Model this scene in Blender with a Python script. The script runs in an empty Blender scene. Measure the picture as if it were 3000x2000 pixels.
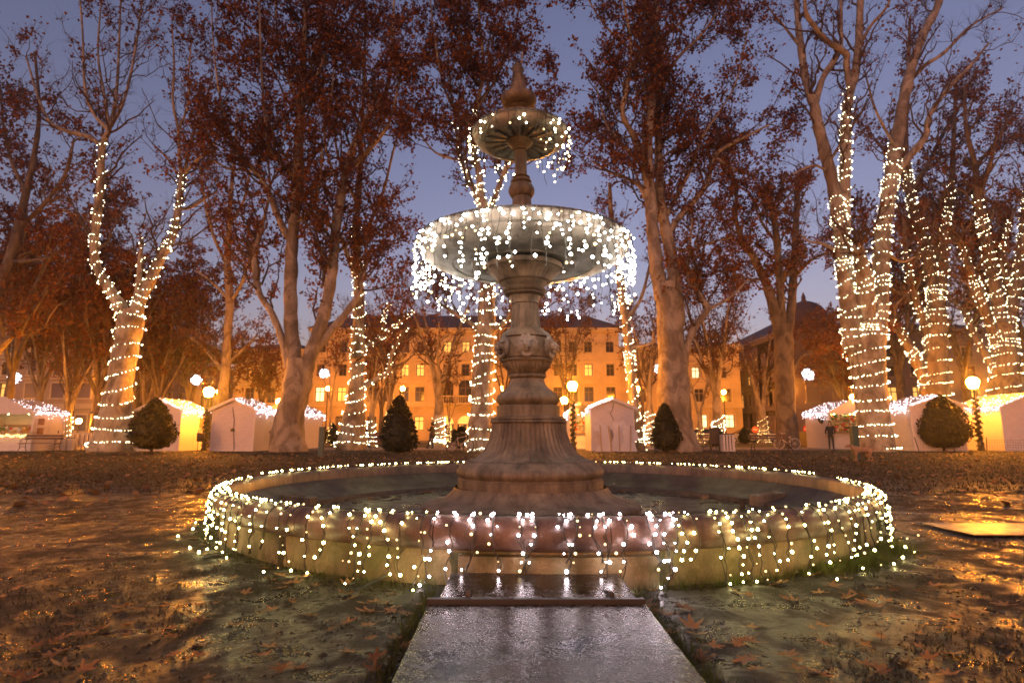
import bpy, math, random
import numpy as np
from mathutils import Vector, Matrix
random.seed(7); rng = np.random.default_rng(7)
SC = bpy.context.scene; COL = SC.collection
R = math.radians
# ------------------------------------------------------------------ camera
CAMZ, PITCH, FPX = 1.0, R(9.0), 1700.0
cam_d = bpy.data.cameras.new('camera'); cam = bpy.data.objects.new('camera', cam_d); COL.objects.link(cam)
cam.location = (0, 0, CAMZ); cam.rotation_euler = (R(90) + PITCH, 0, 0)
cam_d.sensor_width = 36; cam_d.lens = FPX / 3000 * 36; cam_d.clip_start = .05; cam_d.clip_end = 3000
SC.camera = cam
# ------------------------------------------------------------------ sky and exposure (blue hour: no sun lamp, the sun is below the horizon)
W = bpy.data.worlds.new('World'); SC.world = W; W.use_nodes = True
nt = W.node_tree; nt.nodes.clear()
wo = nt.nodes.new('ShaderNodeOutputWorld'); bg = nt.nodes.new('ShaderNodeBackground'); sk = nt.nodes.new('ShaderNodeTexSky')
sk.sky_type = 'NISHITA'; sk.sun_disc = False; sk.sun_elevation = R(9.0); sk.sun_rotation = R(200); sk.air_density = 1.3; sk.dust_density = 2.0; sk.ozone_density = 3.0
mx = nt.nodes.new('ShaderNodeMix'); mx.data_type = 'RGBA'; mx.blend_type = 'MULTIPLY'; mx.inputs[0].default_value = 1
mx.inputs[7].default_value = (1.2, .69, .74, 1)
nt.links.new(sk.outputs[0], mx.inputs[6]); nt.links.new(mx.outputs[2], bg.inputs[0]); nt.links.new(bg.outputs[0], wo.inputs[0])
bg.inputs[1].default_value = .20
SC.view_settings.view_transform = 'Standard'; SC.view_settings.look = 'None'
SC.view_settings.exposure = 0; SC.view_settings.gamma = 1; SC.view_settings.use_curve_mapping = False
SC.cycles.use_denoising = True
try: SC.cycles.denoiser = 'OPENIMAGEDENOISE'
except Exception: pass
SC.cycles.max_bounces = 5; SC.cycles.diffuse_bounces = 3; SC.cycles.glossy_bounces = 3; SC.cycles.transmission_bounces = 3
SC.cycles.transparent_max_bounces = 8; SC.cycles.volume_bounces = 0; SC.cycles.sample_clamp_indirect = 4; SC.cycles.sample_clamp_direct = 0
SC.cycles.caustics_reflective = False; SC.cycles.caustics_refractive = False
SC.cycles.use_light_tree = True
SC.cycles.filter_width = 1.7
SODIUM = (1.0, .30, .018)
LAMP = 1150.0
# ------------------------------------------------------------------ pixel rays (3000 x 2000 frame) used only to survey where things stand
def ray(px, py):
    u = (px - 1500) / FPX; v = (1000 - py) / FPX
    return u, math.cos(PITCH) - v * math.sin(PITCH), math.sin(PITCH) + v * math.cos(PITCH)
def at(px, py, Y):
    a, b, c = ray(px, py); s = Y / b
    return Vector((a * s, Y, CAMZ + c * s))
def ground(px, py, z=0.0):
    a, b, c = ray(px, py); s = (z - CAMZ) / c
    return Vector((a * s, b * s, z))
def mpp(Y): return Y / FPX * 1.01
# ------------------------------------------------------------------ object helpers
ORG = {}
def put(o, label=None, cat=None, group=None, kind=None):
    if label: o['label'] = label
    if cat: o['category'] = cat
    if group: o['group'] = group
    if kind: o['kind'] = kind
    return o
def thing(name, loc, label, cat, group=None):
    o = bpy.data.objects.new(name, None); COL.objects.link(o); o.location = loc; o.empty_display_size = .2
    ORG[o] = Vector(loc); return put(o, label, cat, group)
def link(name, me, parent=None, org=None):
    o = bpy.data.objects.new(name, me); COL.objects.link(o)
    if parent is not None: o.parent = parent; ORG[o] = ORG[parent]
    else: ORG[o] = Vector(org or (0, 0, 0)); o.location = ORG[o]
    return o
def np_mesh(name, V, F, mats, smooth=False, fm=None):
    """V (n,3); F list of (m,k) arrays"""
    me = bpy.data.meshes.new(name); V = np.asarray(V, np.float32).reshape(-1, 3)
    F = [np.asarray(f, np.int32) for f in F if len(f)]
    me.vertices.add(len(V)); me.vertices.foreach_set('co', V.ravel())
    nl = sum(f.size for f in F); npoly = sum(len(f) for f in F)
    me.loops.add(nl); me.polygons.add(npoly)
    me.loops.foreach_set('vertex_index', np.concatenate([f.ravel() for f in F]))
    tot = np.concatenate([np.full(len(f), f.shape[1], np.int32) for f in F])
    st = np.concatenate([[0], np.cumsum(tot)[:-1]]).astype(np.int32)
    me.polygons.foreach_set('loop_start', st); me.polygons.foreach_set('loop_total', tot)
    for m in (mats if isinstance(mats, (list, tuple)) else [mats]): me.materials.append(m)
    if smooth: me.polygons.foreach_set('use_smooth', np.ones(npoly, bool))
    if fm is not None: me.polygons.foreach_set('material_index', np.asarray(fm, np.int32))
    me.update(calc_edges=True); me.validate()
    return me
class MB:
    def __init__(s): s.v = []; s.f = []
    def add(s, vs, fs):
        n = len(s.v); s.v.extend([tuple(p) for p in vs]); s.f.extend([tuple(i + n for i in f) for f in fs]); return s
    def box(s, x0, x1, y0, y1, z0, z1):
        return s.add([(x0,y0,z0),(x1,y0,z0),(x1,y1,z0),(x0,y1,z0),(x0,y0,z1),(x1,y0,z1),(x1,y1,z1),(x0,y1,z1)],
                     [(0,3,2,1),(4,5,6,7),(0,1,5,4),(1,2,6,5),(2,3,7,6),(3,0,4,7)])
    def bar(s, a, b, w, h=None):
        a = Vector(a); b = Vector(b); d = (b - a).normalized(); h = h or w
        r = d.cross(Vector((0,0,1)));  r = r.normalized() if r.length > 1e-4 else Vector((1,0,0)); u = r.cross(d)
        q = [(-w/2,-h/2),(w/2,-h/2),(w/2,h/2),(-w/2,h/2)]
        return s.add([p + r*x + u*y for p in (a, b) for x, y in q], [(0,3,2,1),(4,5,6,7),(0,1,5,4),(1,2,6,5),(2,3,7,6),(3,0,4,7)])
    def tube(s, pts, rad, n=8, cap=True):
        pts = [Vector(p) for p in pts]; m = len(pts)
        if not isinstance(rad, (list, tuple)): rad = [rad] * m
        vs = []; ref = None
        for i in range(m):
            t = (pts[min(i+1, m-1)] - pts[max(i-1, 0)]).normalized()
            if ref is None:
                ref = t.cross(Vector((0,0,1))); ref = ref if ref.length > .05 else t.cross(Vector((1,0,0)))
            ref = (ref - t * ref.dot(t)).normalized(); b = t.cross(ref)
            for k in range(n):
                a = 2*math.pi*k/n; vs.append(pts[i] + (ref*math.cos(a) + b*math.sin(a)) * rad[i])
        fs = [(i*n+k, i*n+(k+1)%n, (i+1)*n+(k+1)%n, (i+1)*n+k) for i in range(m-1) for k in range(n)]
        if cap: fs += [tuple(range(n))[::-1], tuple(range((m-1)*n, m*n))]
        return s.add(vs, fs)
    def lathe(s, prof, n=48, c=(0,0), a0=0, a1=2*math.pi, mod=None, cx=None):
        full = abs(a1 - a0 - 2*math.pi) < 1e-6; cols = n if full else n + 1; vs = []
        for r, z in prof:
            ox = cx(z) if cx else 0
            for k in range(cols):
                a = a0 + (a1-a0)*k/n; rr = r*(mod(a, z) if mod else 1); vs.append((c[0]+ox+rr*math.cos(a), c[1]+rr*math.sin(a), z))
        fs = []
        for i in range(len(prof)-1):
            for k in range(n):
                k2 = (k+1) % cols; fs.append((i*cols+k, i*cols+k2, (i+1)*cols+k2, (i+1)*cols+k))
        return s.add(vs, fs)
    def prism(s, poly, y0, y1):     # polygon in xz
        n = len(poly)
        return s.add([(x, y0, z) for x, z in poly] + [(x, y1, z) for x, z in poly],
                     [tuple(range(n)), tuple(range(2*n-1, n-1, -1))] + [(i, i+n, (i+1)%n+n, (i+1)%n) for i in range(n)])
    def slab(s, poly, z0, z1):      # polygon in xy
        n = len(poly)
        return s.add([(x, y, z0) for x, y in poly] + [(x, y, z1) for x, y in poly],
                     [tuple(range(n))[::-1], tuple(range(n, 2*n))] + [(i, (i+1)%n, (i+1)%n+n, i+n) for i in range(n)])
    def ball(s, c, r, n=8, m=6, sq=(1,1,1)):
        vs = [(c[0], c[1], c[2]-r*sq[2])]; 
        for i in range(1, m):
            p = -math.pi/2 + math.pi*i/m
            vs += [(c[0]+r*sq[0]*math.cos(p)*math.cos(2*math.pi*k/n), c[1]+r*sq[1]*math.cos(p)*math.sin(2*math.pi*k/n), c[2]+r*sq[2]*math.sin(p)) for k in range(n)]
        vs.append((c[0], c[1], c[2]+r*sq[2])); t = len(vs)-1
        fs = [(0, 1+(k+1)%n, 1+k) for k in range(n)] + [(t, 1+(m-2)*n+k, 1+(m-2)*n+(k+1)%n) for k in range(n)]
        for i in range(m-2):
            fs += [(1+i*n+k, 1+i*n+(k+1)%n, 1+(i+1)*n+(k+1)%n, 1+(i+1)*n+k) for k in range(n)]
        return s.add(vs, fs)
    def mesh(s, name, mat, org=(0,0,0), smooth=False):
        o = Vector(org); me = bpy.data.meshes.new(name); me.from_pydata([Vector(p) - o for p in s.v], [], s.f)
        me.materials.append(mat)
        if smooth: me.polygons.foreach_set('use_smooth', np.ones(len(me.polygons), bool))
        me.update(); return me
    def build(s, name, mat, parent=None, org=None, smooth=False, bev=0):
        o = ORG[parent] if parent is not None else Vector(org or (0,0,0))
        ob = link(name, s.mesh(name, mat, o, smooth), parent, org)
        if bev:
            b = ob.modifiers.new('b', 'BEVEL'); b.width = bev; b.segments = 2; b.limit_method = 'ANGLE'
        return ob
def autosmooth(o, deg=40):
    me = o.data
    me.set_sharp_from_angle(angle=R(deg)) if hasattr(me, 'set_sharp_from_angle') else None
# ------------------------------------------------------------------ materials
def nodes(name):
    m = bpy.data.materials.new(name); m.use_nodes = True; n = m.node_tree; b = n.nodes['Principled BSDF']; return m, n, b
def N(n, t, **k):
    x = n.nodes.new(t)
    for a, v in k.items(): setattr(x, a, v)
    return x
def coords(n, scale=(1,1,1), geo=False):
    mp = N(n, 'ShaderNodeMapping'); mp.inputs['Scale'].default_value = scale
    if geo: n.links.new(N(n, 'ShaderNodeNewGeometry').outputs['Position'], mp.inputs[0])
    else: n.links.new(N(n, 'ShaderNodeTexCoord').outputs['Object'], mp.inputs[0])
    return mp.outputs[0]
def noise(n, co, scale, detail=4, rough=.6, dist=0):
    t = N(n, 'ShaderNodeTexNoise'); t.inputs['Scale'].default_value = scale; t.inputs['Detail'].default_value = detail
    t.inputs['Roughness'].default_value = rough; t.inputs['Distortion'].default_value = dist; n.links.new(co, t.inputs['Vector']); return t.outputs['Fac']
def ramp(n, fac, stops):
    r = N(n, 'ShaderNodeValToRGB'); e = r.color_ramp.elements
    while len(e) < len(stops): e.new(.5)
    for i, (p, c) in enumerate(stops):
        e[i].position = p; e[i].color = (*c, 1) if isinstance(c, (tuple, list)) else (c, c, c, 1)
    n.links.new(fac, r.inputs[0]); return r.outputs[0]
def mix(n, fac, a, b, mode='MIX'):
    m = N(n, 'ShaderNodeMix', data_type='RGBA', blend_type=mode)
    for s, v in ((0, fac), (6, a), (7, b)):
        if hasattr(v, 'links'): n.links.new(v, m.inputs[s])
        else: m.inputs[s].default_value = v if s == 0 else (*v, 1)
    return m.outputs[2]
def bump(n, b, h, dist, strength=1):
    u = N(n, 'ShaderNodeBump'); u.inputs['Distance'].default_value = dist; u.inputs['Strength'].default_value = strength
    n.links.new(h, u.inputs['Height']); n.links.new(u.outputs[0], b.inputs['Normal'])
def simple(name, c, rough=.6, var=.25, scale=6, metal=0, bmp=0, spec=.5, stretch=(1,1,1)):
    m, n, b = nodes(name); co = coords(n, stretch); f = noise(n, co, scale, 5)
    lo = tuple(x*(1-var) for x in c); hi = tuple(min(1, x*(1+var)) for x in c)
    n.links.new(ramp(n, f, [(.3, lo), (.7, hi)]), b.inputs['Base Color'])
    b.inputs['Roughness'].default_value = rough; b.inputs['Metallic'].default_value = metal; b.inputs['Specular IOR Level'].default_value = spec
    if bmp: bump(n, b, noise(n, co, scale*6, 4), bmp)
    return m
def glow(name, c, s):
    m, n, b = nodes(name); b.inputs['Base Color'].default_value = (*[min(.8, x) for x in c], 1)
    b.inputs['Emission Color'].default_value = (*c, 1); b.inputs['Emission Strength'].default_value = s; return m
def stone(name, c1, c2, dark, moss, mossy=.35, rough=.62):
    m, n, b = nodes(name); co = coords(n); st = coords(n, (1, 1, .25))
    base = ramp(n, noise(n, co, 3, 6), [(.35, c1), (.65, c2)])
    base = mix(n, ramp(n, noise(n, st, 5, 6, .7), [(.42, 0), (.66, .9)]), base, dark)
    base = mix(n, ramp(n, noise(n, co, 2.3, 5, .7, .4), [(.62-.2*mossy, 0), (.8-.15*mossy, mossy*2)]), base, moss)
    sp = noise(n, co, 140, 2, .6)
    base = mix(n, .55, base, ramp(n, sp, [(.35, .25), (.65, 1.0)]), 'MULTIPLY')
    n.links.new(base, b.inputs['Base Color']); n.links.new(ramp(n, noise(n, co, 4), [(.3, rough-.15), (.7, rough+.12)]), b.inputs['Roughness'])
    h = mix(n, .5, sp, noise(n, co, 22, 5)); bump(n, b, h, .012, .6); return m
M = {}
M['stone'] = stone('weathered_stone', (.15,.123,.088), (.245,.205,.150), (.035,.027,.02), (.05,.047,.018))
M['bowl'] = stone('bowl_stone', (.22,.20,.17), (.32,.29,.25), (.045,.04,.033), (.07,.065,.025), .3, .42)
M['basin'] = stone('basin_stone', (.23,.19,.085), (.30,.25,.12), (.10,.08,.035), (.085,.085,.018), .8)
M['roll'] = stone('basin_rim_stone', (.14,.085,.058), (.21,.135,.095), (.04,.027,.022), (.10,.08,.04), .1, .42)
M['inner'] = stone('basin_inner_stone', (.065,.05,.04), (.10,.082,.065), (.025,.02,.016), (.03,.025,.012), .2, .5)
def wet_floor():
    m, n, b = nodes('wet_basin_floor'); co = coords(n)
    f = noise(n, co, 1.6, 6, .6, .3)
    n.links.new(ramp(n, f, [(.35, (.020,.016,.012)), (.55, (.05,.038,.027)), (.75, (.085,.065,.045))]), b.inputs['Base Color'])
    n.links.new(ramp(n, f, [(.42, .24), (.6, .5)]), b.inputs['Roughness'])
    bump(n, b, noise(n, co, 40, 4), .001, .5); return m
M['wet'] = wet_floor()
def slab_mat():
    m, n, b = nodes('worn_painted_slab'); co = coords(n)
    f = noise(n, co, 9, 12, .78, .4); g = noise(n, co, 2.0, 5, .6)
    w = ramp(n, mix(n, .42, f, g), [(.455, 0), (.49, .8), (.60, 1)])
    pc = ramp(n, noise(n, co, 1.7, 6, .65), [(.38, (.020,.018,.015)), (.62, (.085,.077,.068))]); c = mix(n, w, (.008,.0065,.005), pc); c = mix(n, ramp(n, noise(n, co, 3.1, 8, .75), [(.56, 0), (.66, .75)]), c, (.020,.030,.014))
    c = mix(n, .7, c, ramp(n, noise(n, co, 120, 3, .7), [(.36, .25), (.62, 1.1)]), 'MULTIPLY')
    n.links.new(c, b.inputs['Base Color']); n.links.new(mix(n, .30, mix(n, w, (.06,.06,.06), (.34,.34,.34)), ramp(n, noise(n, co, 45, 5, .8), [(.40, .04), (.60, .36)])), b.inputs['Roughness'])
    b.inputs['Specular IOR Level'].default_value = .30
    bump(n, b, mix(n, .3, noise(n, co, 75, 6, .75), w), .0010, .9); return m
M['slab'] = slab_mat()
def mud():
    m, n, b = nodes('wet_mud_ground'); co = coords(n)
    big = noise(n, co, .55, 6, .6, .6); mid = noise(n, co, 3.2, 7, .68, .4); fine = noise(n, co, 85, 6, .8); 
    c = ramp(n, mid, [(.30, (.004,.0027,.0016)), (.5, (.0105,.0068,.0036)), (.7, (.023,.0150,.0080))])
    grassy = ramp(n, mix(n, .55, big, mid), [(.47, 0), (.56, 1)])
    far = N(n, 'ShaderNodeSeparateXYZ'); n.links.new(co, far.inputs[0]); fr = N(n, 'ShaderNodeMapRange'); fr.inputs[1].default_value = 9; fr.inputs[2].default_value = 15
    n.links.new(far.outputs[1], fr.inputs[0]); gr = N(n, 'ShaderNodeMath', operation='MAXIMUM'); n.links.new(grassy, gr.inputs[0]); n.links.new(fr.outputs[0], gr.inputs[1])
    g = ramp(n, fine, [(.3, (.008,.009,.0025)), (.7, (.034,.032,.009))])
    c = mix(n, gr.outputs[0], c, g)
    c = mix(n, .5, c, ramp(n, fine, [(.3, .35), (.65, 1.1)]), 'MULTIPLY')
    n.links.new(c, b.inputs['Base Color'])
    rg = ramp(n, mid, [(.35, .18), (.6, .42)]); rg2 = mix(n, gr.outputs[0], rg, (.8,.8,.8)); n.links.new(rg2, b.inputs['Roughness'])
    b.inputs['Specular IOR Level'].default_value = .42
    h = mix(n, .42, noise(n, co, 20, 8, .8), fine); bump(n, b, h, .020, 1.0); return m
M['mud'] = mud()
def bark(name, cs, scale=1.3, dark=(.07,.05,.03)):
    m, n, b = nodes(name); co = coords(n, (1, 1, .55), geo=True)
    f = noise(n, co, scale, 6, .6, .8); c = ramp(n, f, [(.32, cs[0]), (.46, cs[1]), (.52, cs[2]), (.68, cs[3])])
    v = noise(n, co, 6, 5, .7, .5); c = mix(n, ramp(n, v, [(.55, 0), (.68, .75)]), c, dark)
    n.links.new(c, b.inputs['Base Color']); b.inputs['Roughness'].default_value = .8
    bump(n, b, mix(n, .5, v, f), .05, .8); return m
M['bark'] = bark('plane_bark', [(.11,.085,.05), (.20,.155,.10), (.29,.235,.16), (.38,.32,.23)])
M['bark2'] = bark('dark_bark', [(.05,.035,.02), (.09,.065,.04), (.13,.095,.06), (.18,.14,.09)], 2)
M['twig'] = simple('twig_bark', (.075,.05,.032), .85, .3, 2)
def leafmat(name, cols, tr=.35, scale=1.7):
    m, n, b = nodes(name); co = coords(n, geo=True); f = noise(n, co, scale, 3, .9)
    w = N(n, 'ShaderNodeTexWhiteNoise', noise_dimensions='3D'); sn = N(n, 'ShaderNodeVectorMath', operation='SNAP'); sn.inputs[1].default_value = (.22,.22,.22)
    n.links.new(co, sn.inputs[0]); n.links.new(sn.outputs[0], w.inputs['Vector'])
    c = ramp(n, mix(n, .6, f, w.outputs['Value']), [(i/(len(cols)-1)*.7+.15, x) for i, x in enumerate(cols)])
    n.links.new(c, b.inputs['Base Color']); b.inputs['Roughness'].default_value = .55; b.inputs['Specular IOR Level'].default_value = .3
    t = N(n, 'ShaderNodeBsdfTranslucent'); n.links.new(c, t.inputs[0]); s = N(n, 'ShaderNodeMixShader'); s.inputs[0].default_value = tr
    n.links.new(b.outputs[0], s.inputs[1]); n.links.new(t.outputs[0], s.inputs[2]); n.links.new(s.outputs[0], n.nodes['Material Output'].inputs[0]); return m
M['leaf'] = leafmat('rust_leaves', [(.080,.024,.008), (.135,.042,.011), (.20,.070,.017), (.28,.115,.028)])
M['fallen'] = leafmat('fallen_leaf', [(.10,.05,.022), (.22,.125,.05), (.34,.21,.085), (.16,.075,.03)], .15, 3)
M['tuft'] = leafmat('green_tuft_blades', [(.03,.04,.006), (.06,.085,.012), (.10,.11,.03)], .3, 5)
M['conifer'] = leafmat('conifer_needles', [(.005,.008,.003), (.012,.016,.005), (.024,.027,.009)], .1, 6)
M['grass'] = leafmat('grass_blades', [(.009,.010,.0025), (.019,.021,.005), (.036,.034,.009)], .3, 5)
M['cable'] = simple('dark_green_cable', (.012,.016,.010), .45, .2)
M['warm'] = glow('warm_bulb', (1.0,.84,.32), 70); M['cool'] = glow('cool_bulb', (1.0,.82,.90), 75)
M['bowlbulb'] = glow('bowl_bulb', (1.0,.88,.74), 44); M['treebulb'] = glow('tree_bulb', (1.0,.83,.52), 17); M['hutbulb'] = glow('hut_bulb', (1.0,.86,.95), 9)
M['bowlbulb2'] = glow('upper_bowl_bulb', (1.0,.82,.50), 22)
M['dimbulb'] = glow('dim_bulb', (1.0,.72,.36), 2.6)
M['farbulb'] = glow('amber_bulb', (1.0,.62,.22), 7)
M['lampglobe'] = glow('sodium_globe', SODIUM, LAMP); 
M['ironblack'] = simple('black_iron', (.018,.016,.014), .5, .3, 5)
M['hutwhite'] = simple('white_hut_paint', (.56,.50,.47), .55, .12, 2.5, bmp=.004, stretch=(1,1,6))
M['huttrim'] = simple('hut_trim_paint', (.58,.53,.49), .5, .08, 3)
M['roofwhite'] = simple('hut_roof_board', (.40,.35,.30), .6, .2, 3)
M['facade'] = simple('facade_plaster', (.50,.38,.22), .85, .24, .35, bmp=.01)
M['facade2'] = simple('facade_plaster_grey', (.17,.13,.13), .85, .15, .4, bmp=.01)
M['facade3'] = simple('facade_plaster_ochre', (.36,.27,.17), .85, .15, .4, bmp=.01)
M['trim'] = simple('facade_trim', (.52,.42,.26), .8, .12, 1)
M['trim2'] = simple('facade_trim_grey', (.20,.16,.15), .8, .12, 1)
M['tileroof'] = simple('roof_tiles', (.085,.045,.045), .8, .25, 1.2, bmp=.02, stretch=(1,1,8))
M['glassdark'] = simple('dark_window_glass', (.025,.022,.02), .12, .3, 1)
M['glasslit'] = glow('lit_window', (1.0,.60,.14), .95); M['glasswhite'] = glow('bright_lit_window', (1.0,.80,.45), 1.6)
M['winframe'] = simple('window_frame_wood', (.16,.10,.06), .6, .2); M['winframew'] = simple('window_frame_pale', (.34,.27,.2), .6, .2)
M['wood'] = simple('brown_wood', (.09,.05,.03), .55, .3, 4, stretch=(1,1,1)); M['prop'] = simple('timber_prop', (.38,.26,.12), .6, .2, 5)
M['path'] = simple('path_gravel', (.15,.12,.11), .7, .25, 3, bmp=.02); M['street'] = simple('asphalt', (.05,.048,.046), .6, .25, 2, bmp=.01)
M['greenpost'] = simple('green_post_paint', (.035,.075,.055), .5, .25, 6)
# ------------------------------------------------------------------ value noise for relief
_T = rng.random((256, 256))
def vn(x, y):
    xi = np.floor(x).astype(int); yi = np.floor(y).astype(int); fx = x-xi; fy = y-yi; fx = fx*fx*(3-2*fx); fy = fy*fy*(3-2*fy)
    a = _T[xi & 255, yi & 255]; b = _T[(xi+1) & 255, yi & 255]; c = _T[xi & 255, (yi+1) & 255]; d = _T[(xi+1) & 255, (yi+1) & 255]
    return (a*(1-fx)+b*fx)*(1-fy) + (c*(1-fx)+d*fx)*fy - .5
def fbm(x, y, f, o=4):
    s = 0; a = 1
    for _ in range(o): s = s + a*vn(x*f+7.3*_, y*f+3.1*_); f *= 2.1; a *= .55
    return s
BC = (.35, 7.66)                                   # basin centre
PCX = lambda z: .245 - .026*z                      # the pedestal leans a little
def relief(X, Y):
    amp = np.clip((17-np.abs(Y-3))/6, .25, 1)
    z = (.04*fbm(X, Y, .5, 2) + .007*fbm(X+9, Y, 3.7, 3) + .007*fbm(X+4, Y+2, 11.0, 2)) * amp
    d = np.hypot(X-BC[0], Y-BC[1]); z = np.where(d < 4.1, z*np.clip((d-3.55)/.55, 0, 1), z)
    z = np.where(d < 3.6, -.03, z)
    sl = (X > -.43) & (X < .70) & (Y < 3.95) & (Y > 0); z = np.where(sl, np.minimum(z, -.005), z)
    return np.where(Y > 32, -.004, z)
def axis(a, b, st, far):
    c = list(np.arange(a, b, st)); x = st; p = b; q = a
    while p < far: p += x; c.append(p); x *= 1.22
    x = st
    while q > -far: q -= x; c.insert(0, q); x *= 1.22
    return np.array(c)
gx = axis(-6.5, 7.5, .045, 170); gy = axis(.9, 11, .045, 170)
GX, GY = np.meshgrid(gx, gy); GZ = relief(GX, GY)
nx, ny = len(gx), len(gy); idx = np.arange(nx*ny).reshape(ny, nx)
GF = np.stack([idx[:-1,:-1], idx[:-1,1:], idx[1:,1:], idx[1:,:-1]], -1).reshape(-1, 4)
ground_o = put(link('ground', np_mesh('ground', np.stack([GX, GY, GZ], -1), [GF], M['mud'], True)), kind='structure')
def gz(x, y): return float(relief(np.array([x]), np.array([y]))[0])
mb = MB(); mb.box(-90, 90, 36.6, 42.5, -.3, .006); put(mb.build('path', M['path']), kind='structure')
mb = MB(); mb.box(-200, 200, 58, 71.5, -.3, .004); put(mb.build('road', M['street']), kind='structure')
mb = MB(); mb.box(-200, 200, 71.5, 74.9, -.3, .13); mb.box(-200, 200, 55.5, 58, -.3, .12); put(mb.build('pavement', M['path']), kind='structure')
# ------------------------------------------------------------------ basin
basin = thing('fountain_basin', (BC[0], BC[1], 0), 'round stone fountain basin with a rounded rim round the pedestal', 'basin')
seg = 160
roll = [(3.70,.30),(3.715,.40),(3.735,.435),(3.77,.452),(3.81,.447),(3.85,.425),(3.88,.39),(3.895,.345),(3.89,.30),(3.87,.262),(3.835,.235),(3.79,.225)]
for k in range(20):                                # the rim is cut in stones with fine joints
    a0 = 2*math.pi*(k+.25)/20 + .0009; a1 = 2*math.pi*(k+1.25)/20 - .0009
    m = MB(); m.lathe(roll + [(3.70,.30)], 10, BC, a0, a1)
    nn = 11; m.f += [tuple(i*nn for i in range(len(roll))), tuple(i*nn+10 for i in range(len(roll)))[::-1]]
    o = m.build('rim_stone', M['roll'], basin, smooth=True); autosmooth(o, 50)
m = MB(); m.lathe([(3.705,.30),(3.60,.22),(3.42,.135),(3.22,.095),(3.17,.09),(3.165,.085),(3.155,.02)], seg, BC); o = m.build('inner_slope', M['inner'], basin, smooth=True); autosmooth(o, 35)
m = MB(); m.lathe([(3.80,-.12),(3.795,.222),(3.78,.26)], seg, BC); m.build('outer_wall', M['basin'], basin, smooth=True)
m = MB(); m.lathe([(0,.032),(1.0,.034),(2.2,.03),(3.17,.03)], 96, BC); m.build('basin_floor', M['wet'], basin, smooth=True)
# pier under the front of the rim
m = MB(); a0 = -math.pi/2 - .19; a1 = -math.pi/2 + .165
m.lathe([(3.70,-.1),(3.865,-.1),(3.865,.205),(3.70,.215)], 12, BC, a0, a1); n0 = 13
m.f += [(0,n0,2*n0,3*n0), (12,3*n0+12,2*n0+12,n0+12)]; o = m.build('front_pier', M['basin'], basin)
basin.scale = (.965, .965, 1)
mossm = simple('damp_moss', (.045,.045,.014), .9, .6, 18, bmp=.01)
for a_, w_ in ((-math.pi/2-.197, .020), (-math.pi/2+.172, .022), (-math.pi/2-.62, .012), (-math.pi/2+.75, .012)):   # damp moss in the joints of the wall
    m = MB(); rows = 9; vs = []
    for i in range(rows):
        z = -.03+.25*i/(rows-1); wl = w_*random.uniform(.5,1.2); wr = w_*random.uniform(.5,1.2); vs += [(BC[0]+r_*math.cos(a_+k), BC[1]+r_*math.sin(a_+k), z) for k, r_ in ((-wl,3.799),(0,3.826),(wr,3.799))]
    m.add(vs, [(i*3+k, i*3+k+1, i*3+k+4, i*3+k+3) for i in range(rows-1) for k in range(2)]); m.build('moss_streak', mossm, basin, smooth=True)
for px, py, w in ((850, 1455, 1), (2296, 1445, -1)):          # two stone blocks set in the inner slope
    p = at(px, py, 7.9 if w > 0 else 8.2); a = math.atan2(p.y-BC[1], p.x-BC[0]); c = Vector((BC[0]+3.30*math.cos(a), BC[1]+3.30*math.sin(a), 0))
    t = Vector((math.cos(a), math.sin(a), 0)); s = Vector((-t.y, t.x, 0)); m = MB()
    q = [(-.22,-.12),(.22,-.12),(.22,.12),(-.22,.12)]
    vs = [c+t*x+s*y+Vector((0,0,.02)) for x, y in q] + [c+t*x+s*y+Vector((0,0,.21 if x > 0 else .17)) for x, y in q]
    q2 = [(-.10,-.07),(.12,-.07),(.12,.07),(-.10,.07)]
    vs += [c+t*x+s*y+Vector((0,0,.205 if x > 0 else .18)) for x, y in q2] + [c+t*x+s*y+Vector((0,0,.15)) for x, y in q2]
    fs = [(0,1,5,4),(1,2,6,5),(2,3,7,6),(3,0,4,7)] + [(4+i, 4+(i+1)%4, 8+(i+1)%4, 8+i) for i in range(4)] + [(8+i, 8+(i+1)%4, 12+(i+1)%4, 12+i) for i in range(4)] + [(12,13,14,15)]
    m.add(vs, fs); m.build('spout_block', M['stone'], basin, bev=.008)
p = ground(2176, 1500, .03); m = MB(); m.lathe([(.045,.03),(.045,.045),(.032,.05),(.032,.17),(.038,.175),(.038,.20),(.0,.20)], 14, (p.x, p.y))
put(m.build('pipe_nozzle', M['ironblack'], org=(p.x,p.y,.03)), 'short black pipe standing up from the wet basin floor', 'pipe')
p = ground(1798, 1432, .03); m = MB()
m.add([(p.x-.09,p.y-.05,.04),(p.x+.08,p.y-.06,.05),(p.x+.10,p.y+.04,.036),(p.x-.05,p.y+.07,.04),(p.x+.01,p.y,.14),(p.x-.02,p.y+.03,.10)], [(0,1,4),(1,2,4),(2,3,5),(3,0,5),(0,4,5),(4,2,5)])
put(m.build('paper_scrap', M['huttrim'], org=(p.x,p.y,.03)), 'crumpled white paper scrap lying beside the pedestal base', 'litter')
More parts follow.
